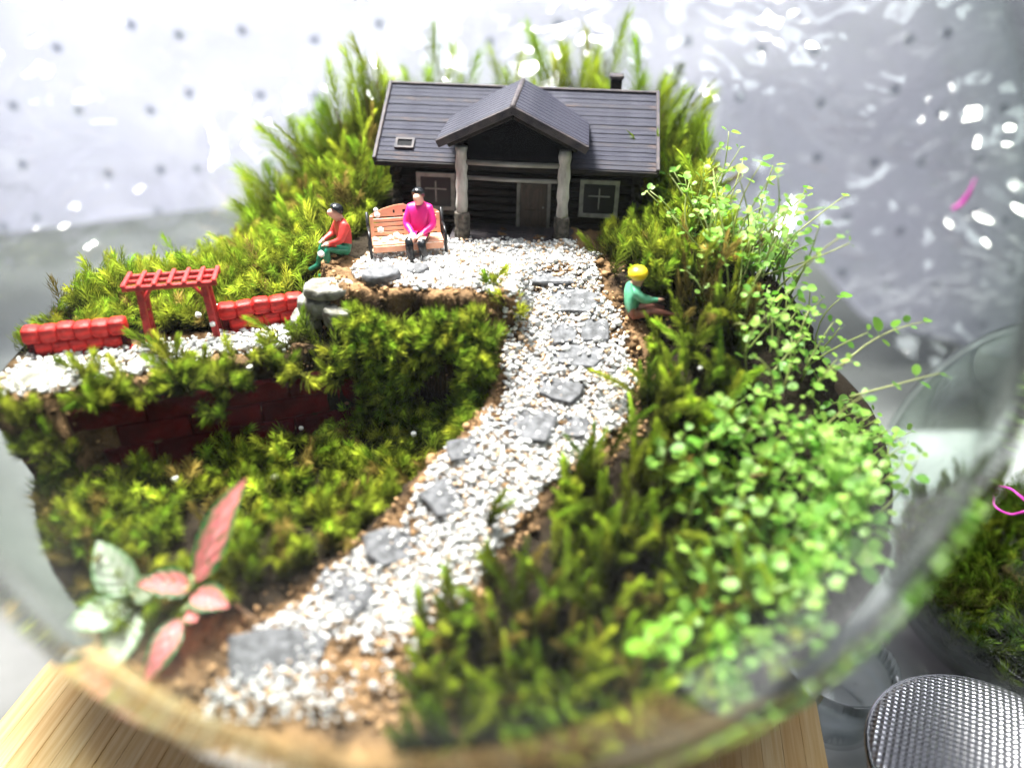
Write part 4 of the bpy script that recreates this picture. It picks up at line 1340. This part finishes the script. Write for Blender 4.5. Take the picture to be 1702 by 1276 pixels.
# ------------------------------------------------------------------ nerve plants (pink veined and white veined)
def fit_leaf(parent, base, d, up, L, W, kind, arch=.25, seed=0):
    nu, nv = 22, 34
    V, C = [], []
    d = Vector(d).normalized(); up = Vector(up)
    s = d.cross(up).normalized(); nrm = s.cross(d).normalized()
    rs = random.Random(seed)
    ph = rs.uniform(0, 6)
    for j in range(nv + 1):
        v = j / nv
        w = W / 2 * (math.sin(math.pi * v ** .78) ** .75 if 0 < v < 1 else 0.02) * (1 - .15 * v)
        for i in range(nu + 1):
            u = -1 + 2 * i / nu
            lat = math.sin((v - .30 * abs(u)) * 34)
            p = Vector(base) + d * (L * v) + s * (u * w + .02 * L * math.sin(v * 5 + ph)) + nrm * (arch * L * (math.sin(v * math.pi * .9) - .3 * v) - .10 * w * (1 - abs(u)) * 1.5 + .008 * lat)
            V.append(p)
            mid = math.exp(-(u / .10) ** 2)
            vein = max(0, lat) ** 2 * (1 - abs(u)) ** .25
            nz = noise.noise(Vector((u * 5 + seed, v * 12, seed))) + .5 * noise.noise(Vector((u * 13, v * 30, seed)))
            edge = max(0, (abs(u) - .60) / .40)
            if kind == 'pink':
                green = Vector((.05, .20, .05)); pk = Vector((.97, .17, .22)); lite = Vector((.98, .46, .46))
                k = max(0, min(1, .80 + .95 * nz + .6 * mid + .25 * vein - 1.5 * edge))
                c = green.lerp(pk.lerp(lite, max(0, min(1, .25 + vein * .35 + mid * .35))), k)
            else:
                green = Vector((.30, .52, .24)); wh = Vector((.88, .94, .82))
                k = max(0, min(1, .8 + .7 * nz + .4 * mid + .3 * vein - .9 * edge))
                c = green.lerp(wh, k)
            C.append(tuple(c))
    T = []
    for j in range(nv):
        for i in range(nu):
            a = j * (nu + 1) + i
            T += [(a, a + 1, a + nu + 2), (a, a + nu + 2, a + nu + 1)]
    return np_mesh('leaf', np.array([tuple(p) for p in V]), np.array(T), M['fittonia'], np.array(C), parent, True)


pk = empty('nerve_plant', (-4.18, -4.75, 4.62), 0, 'nerve plant with pink leaves edged green in the lower left', 'plant')
bm = bmesh.new()
tube(bm, [(0, 0, -.2), (-.05, -.05, .25), (.0, .0, .62)], [.05, .045, .035], 6)
tube(bm, [(-.03, -.05, .2), (-.12, -.35, .22)], [.035, .03], 6)
mesh_obj('stem', bm, M['fit_stem'], pk, True)
fit_leaf(pk, (.0, .02, .50), (.46, .55, .75), (-.25, -.9, .7), 1.75, .58, 'pink', .08, 1)
fit_leaf(pk, (-.02, .0, .42), (-.95, -.15, .22), (-.05, -.6, 1), .80, .50, 'pink', .12, 2)
fit_leaf(pk, (-.02, -.10, .36), (.85, -.35, -.02), (.1, -.5, 1), .70, .52, 'pink', .15, 3)
fit_leaf(pk, (-.05, -.28, .16), (.38, -.45, .20), (.2, -.6, .9), .42, .36, 'pink', .1, 5)
fit_leaf(pk, (-.12, -.35, .10), (-.35, -.75, -.42), (0, -.6, .8), 1.05, .46, 'pink', .14, 4)
wp = empty('nerve_plant', (-5.2, -4.75, 4.45), 0, 'nerve plant with white veined leaves left of the pink one', 'plant')
bm = bmesh.new()
tube(bm, [(.1, 0, -.3), (0, -.02, .1), (.03, 0, .42)], [.05, .04, .03], 6)
mesh_obj('stem', bm, M['fit_stem'], wp, True)
fit_leaf(wp, (0, 0, .40), (-.55, .45, .60), (-.1, -.6, .9), 1.0, .70, 'white', .08, 11)
fit_leaf(wp, (0, 0, .36), (.80, -.05, .50), (.1, -.8, .8), .75, .46, 'white', .12, 12)
fit_leaf(wp, (0, -.03, .22), (-.75, -.45, .05), (-.1, -.6, .9), .95, .62, 'white', .15, 13)
fit_leaf(wp, (0, -.05, .15), (-.05, -.85, -.35), (0, -.5, .9), .95, .66, 'white', .12, 14)

# stray white grains lying on the moss, bench and soil; bits of twig
GR = [(-4.06, -1.07, 5.55), (-3.49, -2.45, 5.35), (-4.24, -3.14, 5.3), (-1.15, -1.31, 5.75), (-3.29, -1.15, 5.5), (-5.21, -2.52, 5.35), (-1.6, -.75, 6.6), (-.7, -.95, 6.2), (-5.05, .5, 7.6), (-3.0, .9, 8.2), (-4.9, -.3, 7.35), (-5.3, .1, 7.3), (3.9, -.9, 7.6), (4.0, -1.5, 7.3)]
bm = bmesh.new()
bmesh.ops.create_icosphere(bm, subdivisions=1, radius=.06)
for v in bm.verts: v.co *= 1 + .3 * noise.noise(v.co * 30)
gm = bpy.data.meshes.new('gravel_grain'); bm.to_mesh(gm); bm.free()
M['grain'] = pmat('grain', (.82, .81, .80), None, rough=.3)
gm.materials.append(M['grain'])
for i, p in enumerate(GR):
    o = bpy.data.objects.new('gravel_grain', gm); link(o)
    o.location = (p[0], p[1], float(ground(np.array([p[0]]), np.array([p[1]]))[0]) + .42); o.rotation_euler = (i, i * 2.1, i * .7); o.scale = [random.uniform(.8, 1.3)] * 3
    tag(o, 'stray white gravel grain lying on the moss', 'grain', 'stray white grains on the moss')
BG = [(-1.98, 1.55, .96), (-1.95, 1.48, .88), (-1.90, 1.42, .60), (-1.70, 1.36, .46), (-1.50, 1.35, .47), (-1.35, 1.45, .46), (-1.82, 1.24, .44), (-1.42, 1.30, .45), (-1.6, 1.45, .47), (-2.0, 1.3, .45)]
for i, p in enumerate(BG):
    o = bpy.data.objects.new('gravel_grain', gm); link(o)
    o.location = (p[0], p[1], ZH + p[2]); o.rotation_euler = (i, i * 1.1, i * .7); o.scale = [random.uniform(.9, 1.3)] * 3
    tag(o, 'white gravel grain lying on the orange bench', 'grain', 'white grains on the bench')
for pts, lb in (([(-2.7, -5.9, 4.15), (-2.2, -6.15, 4.0), (-1.9, -6.2, 3.85)], 'reddish brown twig lying across the near end of the path'),
                ([(-3.6, -4.8, 4.7), (-3.3, -5.0, 4.62), (-3.05, -5.05, 4.60)], 'thin brown twig beside the pink leaved plant')):
    bm = bmesh.new(); tube(bm, pts, [.035, .03, .018], 6)
    tag(mesh_obj('twig', bm, M['twig'], None, True), lb, 'twig')


# ------------------------------------------------------------------ glass bowl
def build_bowl():
    bm = bmesh.new()
    ro, ri = 9.0, 8.76
    t0 = math.radians(-73); t1 = math.radians(52)
    prof = []
    fl_o = ro * math.cos(t0)
    prof.append((0, -ro * math.sin(-t0)))
    for k in range(61):
        t = t0 + (t1 - t0) * k / 60
        prof.append((ro * math.cos(t), ro * math.sin(t)))
    # rolled rim
    prof.append((ro * math.cos(t1) + .05, ro * math.sin(t1) + .15))
    prof.append((ri * math.cos(t1), ri * math.sin(t1) + .15))
    for k in range(61):
        t = t1 + (t0 - t1) * k / 60
        prof.append((ri * math.cos(t), max(ri * math.sin(t), -8.33)))
    prof.append((0, -8.33))
    lathe(bm, prof, 128)
    bmesh.ops.recalc_face_normals(bm, faces=bm.faces[:])
    for f in bm.faces:
        f.material_index = 1 if f.calc_center_median().length < 8.9 and f.calc_center_median().z > -8.2 else 0
    o = mesh_obj('glass_bowl', bm, [M['bowl'], M['bowl_mist']], None, True)
    o.location = (0, 0, 8.6)
    tag(o, 'big round clear glass bowl holding the miniature garden', 'bowl')


build_bowl()

# ------------------------------------------------------------------ table, board, plastic film and the things beside the bowl
bm = bmesh.new()
bmesh.ops.create_grid(bm, x_segments=4, y_segments=4, size=90)
tb = mesh_obj('table', bm, M['table']); tb.location = (0, 20, -1.5)
tag(tb, 'grey table top under the board', kind='structure')

# bamboo board of glued strips
M['bamboo'] = pmat('bamboo', (0.72, 0.46, 0.19), (0.84, 0.61, 0.32), 2.2, 0.55, 0.12, 8, 0.25, stretch=(7, .25, 7), detail=6)
M['bamboo2'] = pmat('bamboo2', (0.76, 0.51, 0.23), (0.86, 0.65, 0.36), 2.2, 0.55, 0.12, 8, 0.25, stretch=(9, .3, 9), detail=6)
M['bamboo3'] = pmat('bamboo3', (0.68, 0.41, 0.16), (0.80, 0.56, 0.28), 2.2, 0.55, 0.12, 8, 0.25, stretch=(6, .2, 6), detail=6)
bd = empty('bamboo_board', (-1.55, -4.6, -.75), R(-9.5), 'pale bamboo board of glued strips under the bowl', 'board')
nstr = 40
wst = 16.2 / nstr
for i in range(nstr):
    bbox_obj('strip', (-8.1 + (i + .5) * wst, 2.2, 0), (wst - .004, 15.6, 1.48 + .003 * (i % 3)), (M['bamboo'], M['bamboo2'], M['bamboo3'])[(i * 7) % 3], bd, .006)


def build_film():
    """crumpled clear-white wrapping film hung behind the bowl"""
    nx, nz_ = 420, 230
    fr_ = random.Random(3)
    FOLDS = []
    for k in range(26):
        an = fr_.uniform(0, math.pi); fq = .16 * 1.135 ** k
        FOLDS.append((math.cos(an), math.sin(an), fq, fr_.uniform(0, 2), (.22 if fq < .6 else .34) / fq ** .86))
    V, UV = [], []
    x0, x1, ztop = -24, 28, 17.5
    for j in range(nz_ + 1):
        for i in range(nx + 1):
            x = x0 + (x1 - x0) * i / nx
            zb = float(np.interp(x, [-24, -16.6, -6.2, 0, 6, 9.9, 12.0, 13.6, 16.5, 19.6, 28], [3.6, 4.3, 5.6, 5.2, 5.2, 4.9, 2.8, 1.1, .2, -.7, -1.0]))
            z = zb + (ztop - zb) * j / nz_
            p = Vector((x, 0, z))
            # sheets of film crease sharply: ridged folds in a few directions
            q = p + Vector((noise.noise(p * .22) * .9, 0, noise.noise(p * .22 + Vector((9, 0, 0))) * .9))
            d = .4 * noise.noise(p * .16)
            for ca, sa, fr, ph, h in FOLDS:
                u = (q.x * ca + q.z * sa) * fr + ph
                msk = max(0., .35 + 1.3 * noise.noise(Vector((p.x * .28 + ph * 7, ph, p.z * .28))))
                d += abs((u % 2) - 1) * h * msk
            d += .35 * math.exp(-((z - zb) / .5) ** 2)
            V.append((x, 12.3 - d + .05 * (z - 8) + .35 * math.sin(x * .21), z))
            UV.append((x, z))
    F = []
    for j in range(nz_):
        for i in range(nx):
            a = j * (nx + 1) + i
            F += [(a, a + 1, a + nx + 2), (a, a + nx + 2, a + nx + 1)]
    # clear film: only its gloss shows
    m, nt, P, out = new_mat('film')
    N, L = nt.nodes, nt.links
    N.remove(P)
    t = N.new('ShaderNodeBsdfTransparent'); t.inputs['Color'].default_value = (.97, .97, .98, 1)
    g = N.new('ShaderNodeBsdfGlossy'); g.inputs['Roughness'].default_value = .12
    lw = N.new('ShaderNodeLayerWeight'); lw.inputs['Blend'].default_value = .35
    ad = N.new('ShaderNodeMath'); ad.operation = 'MULTIPLY_ADD'; ad.inputs[1].default_value = .6; ad.inputs[2].default_value = .14
    L.new(lw.outputs['Fresnel'], ad.inputs[0])
    mx = N.new('ShaderNodeMixShader'); L.new(ad.outputs[0], mx.inputs[0])
    L.new(t.outputs[0], mx.inputs[1]); L.new(g.outputs[0], mx.inputs[2]); L.new(mx.outputs[0], out.inputs['Surface'])
    o = np_mesh('plastic_film', np.array(V), np.array(F), m, None, None, False)
    tag(o, 'crumpled clear plastic film with bright creases hung behind the bowl', 'film')


def build_backdrop():
    nx, nz_ = 90, 40
    V = []
    for j in range(nz_ + 1):
        for i in range(nx + 1):
            x = -26 + 56 * i / nx
            zb = float(np.interp(x, [-24, -16.6, -6.2, 0, 6, 9.9, 12.0, 13.6, 16.5, 19.6, 28], [3.6, 4.3, 5.6, 5.2, 5.2, 4.9, 2.8, 1.1, .2, -.7, -1.0])) - .25
            z = zb + (18 - zb) * j / nz_
            V.append((x, 13.2 + .5 * noise.noise(Vector((x * .12, 0, z * .12))) + .12 * noise.noise(Vector((x * .5, 3, z * .5))), z))
    F = []
    for j in range(nz_):
        for i in range(nx):
            a = j * (nx + 1) + i
            F += [(a, a + 1, a + nx + 2), (a, a + nx + 2, a + nx + 1)]
    m, nt, P, out = new_mat('dotted_sheet')
    N, L = nt.nodes, nt.links
    tc = N.new('ShaderNodeTexCoord')
    sx = N.new('ShaderNodeSeparateXYZ'); L.new(tc.outputs['Object'], sx.inputs[0])
    mp = N.new('ShaderNodeCombineXYZ'); L.new(sx.outputs['X'], mp.inputs['X']); L.new(sx.outputs['Z'], mp.inputs['Y'])
    vo = N.new('ShaderNodeTexVoronoi'); vo.voronoi_dimensions = '2D'; vo.inputs['Randomness'].default_value = .5; vo.inputs['Scale'].default_value = .50
    L.new(mp.outputs[0], vo.inputs['Vector'])
    rp = N.new('ShaderNodeValToRGB')
    rp.color_ramp.elements[0].position = .045; rp.color_ramp.elements[0].color = (.30, .31, .38, 1)
    rp.color_ramp.elements[1].position = .11; rp.color_ramp.elements[1].color = (.77, .75, .87, 1)
    L.new(vo.outputs['Distance'], rp.inputs[0]); L.new(rp.outputs[0], P.inputs['Base Color'])
    P.inputs['Roughness'].default_value = .5
    tr = N.new('ShaderNodeBsdfTranslucent'); L.new(rp.outputs[0], tr.inputs['Color'])
    mx = N.new('ShaderNodeMixShader'); mx.inputs[0].default_value = .6
    L.new(P.outputs[0], mx.inputs[1]); L.new(tr.outputs[0], mx.inputs[2]); L.new(mx.outputs[0], out.inputs['Surface'])
    o = np_mesh('backdrop_sheet', np.array(V), np.array(F), m, None, None, True)
    tag(o, 'pale lavender sheet with small grey dots behind the clear film', 'sheet')


build_backdrop()
build_film()

# magenta strip on the film
bm = bmesh.new()
pts = [Vector((14.79 + .46 * math.sin(t * 1.5), 11.2, 5.60 + .95 * t * t + .05 * t)) for t in (0, .25, .5, .75, 1)]
pts = [Vector((p.x * .925 + .05, 9.35, p.z * .925 + 1.05)) for p in pts]
tube(bm, pts, [.05, .075, .08, .06, .02], 6)
tag(mesh_obj('paper_strip', bm, M['magenta'], None, True), 'curved magenta strip stuck to the film at the right', 'strip')


def build_jar():
    J_ = empty('second_bowl', (13.5, -.2, -1.5), 0, 'second glass bowl with dark soil and moss at the right edge', 'bowl')
    cz, ro = 4.0, 4.6
    bm = bmesh.new()
    prof = [(0, cz + ro * math.sin(-1.05))] + [(ro * math.cos(t), cz + ro * math.sin(t)) for t in [-1.05 + k * .05 for k in range(37)]]
    tl = -1.05 + 36 * .05
    prof += [((ro - .16) * math.cos(t), cz + (ro - .16) * math.sin(t)) for t in [tl - k * .05 for k in range(37)]]
    prof += [(0, cz + (ro - .16) * math.sin(-1.05))]
    lathe(bm, prof, 80)
    bmesh.ops.recalc_face_normals(bm, faces=bm.faces[:])
    mesh_obj('glass', bm, M['jar'], J_, True)
    def lim(z): return math.sqrt(max(.1, (ro - .2) ** 2 - (z - cz) ** 2))
    bm = bmesh.new()
    lathe(bm, [(0, .3), (lim(.3), .3), (lim(.6), .6), (lim(1.0), 1.0), (lim(1.4), 1.4), (2.8, 1.8), (1.5, 2.2), (0, 2.3)], 60)
    for v in bm.verts:
        if v.co.z > 1.5: v.co.z += .5 * noise.noise(v.co * .9)
    M['black_soil'] = pmat('black_soil', (.010, .009, .008), (.16, .14, .12), 2.5, .9, 1.0, 8, detail=10, lo=.5, hi=.75)
    mesh_obj('soil', bm, M['black_soil'], J_, True)
    n = 900
    a = rng.uniform(0, 6.28, n); r = 3.7 * np.sqrt(rng.uniform(.02, 1, n))
    B = np.stack([r * np.cos(a), r * np.sin(a), 1.5 + .75 * (1 - r / 3.7) + rng.uniform(0, .3, n)], 1)
    D = rng.normal(0, .4, (n, 3)) + np.array([0, 0, 1])
    V, T, C = shoots(B, D, rng.uniform(.5, 1.1, n), 34, rng.uniform(.25, .4, n), .04, moss_tint(n, .2, .5) * .7)
    cc = np.array([0, 0, cz]); rr_ = np.linalg.norm(V - cc, axis=1)
    V = cc + (V - cc) * np.minimum(1, (ro - .22) / np.maximum(rr_, 1e-6))[:, None]
    o = np_mesh('moss', V, T, M['moss'], C, J_); o['kind'] = 'stuff'


build_jar()


bm = bmesh.new()
bmesh.ops.create_grid(bm, x_segments=60, y_segments=60, size=1)
for v in bm.verts:
    x_, y_ = 6.75 + (v.co.x + 1) * 8, -12 + (v.co.y + 1) * 10.5
    v.co = Vector((x_ + .25 * noise.noise(Vector((y_ * .4, 0, 3))), y_, .012 + .05 * abs(noise.noise(Vector((x_ * .7, y_ * .7, 1))))))
o = mesh_obj('cloth', bm, M['white_tile'], None, True); o.location = (0, 0, -1.5)
tag(o, 'white cloth spread under the sieve and the second bowl', 'cloth')


def build_sieve():
    S = empty('sieve', (9.15, -5.15, -1.5), 0, 'round silver wire mesh sieve at the bottom right corner', 'sieve')
    m, nt, P, out = new_mat('mesh_metal')
    N, L = nt.nodes, nt.links
    P.inputs['Base Color'].default_value = (.66, .65, .70, 1); P.inputs['Metallic'].default_value = .9; P.inputs['Roughness'].default_value = .3
    tc = N.new('ShaderNodeTexCoord')
    mp = N.new('ShaderNodeMapping'); mp.inputs['Rotation'].default_value = (0, 0, .5); mp.inputs['Scale'].default_value = (1, 1, 0)
    L.new(tc.outputs['Object'], mp.inputs['Vector'])
    vo = N.new('ShaderNodeTexVoronoi'); vo.inputs['Randomness'].default_value = 0; vo.inputs['Scale'].default_value = 9
    L.new(mp.outputs[0], vo.inputs['Vector'])
    bp = N.new('ShaderNodeBump'); bp.inputs['Strength'].default_value = 1; bp.inputs['Distance'].default_value = .08
    L.new(vo.outputs['Distance'], bp.inputs['Height']); L.new(bp.outputs[0], P.inputs['Normal'])
    bm = bmesh.new()
    prof = [(0, 2.75)] + [(2.05 * math.sin(t), 2.45 + .30 * math.cos(t) ) for t in (.3, .6, .9, 1.2, 1.45)] + [(2.06, 2.36), (2.0, 2.0), (1.75, 1.0), (1.6, .05)]
    lathe(bm, prof, 64)
    mesh_obj('mesh_bowl', bm, m, S, True)
    bm = bmesh.new()
    tube(bm, [(2.07 * math.cos(k * math.pi / 24), 2.07 * math.sin(k * math.pi / 24), 2.40) for k in range(49)], .055, 8, False)
    mesh_obj('rim', bm, M['metal'], S, True)


build_sieve()
bm = bmesh.new()
lathe(bm, [(0, 0), (.85, 0), (.98, .1), (1.10, .9), (1.16, 1.7), (1.09, 1.7), (1.02, .9), (.9, .16), (0, .1)], 48)
o = mesh_obj('glass_dish', bm, M['dish'], None, True); o.location = (7.72, -2.15, -1.496)
tag(o, 'small clear glass cup between the bamboo board and the sieve', 'cup')
bm = bmesh.new()
bmesh.ops.create_icosphere(bm, subdivisions=2, radius=.16)
for v in bm.verts: v.co *= 1 + .12 * noise.noise(v.co * 9)
o = mesh_obj('red_bead', bm, M['red_plastic'], None, True); o.location = (7.1, -4.75, -1.34)
tag(o, 'small red bead on the table left of the sieve', 'bead')
# pink rubber ring leaning on the jar
bm = bmesh.new()
tube(bm, [((.32 + .05 * math.sin(k * .8)) * math.cos(k * math.pi / 12), .04 * math.sin(k), .22 * math.sin(k * math.pi / 12)) for k in range(30)], .022, 6, False)
o = mesh_obj('rubber_ring', bm, M['magenta'], None, True); o.location = (9.80, -2.2, 4.62); o.rotation_euler = (R(-20), 0, R(-61))
tag(o, 'pink rubber ring on the second bowl at the right edge', 'ring')
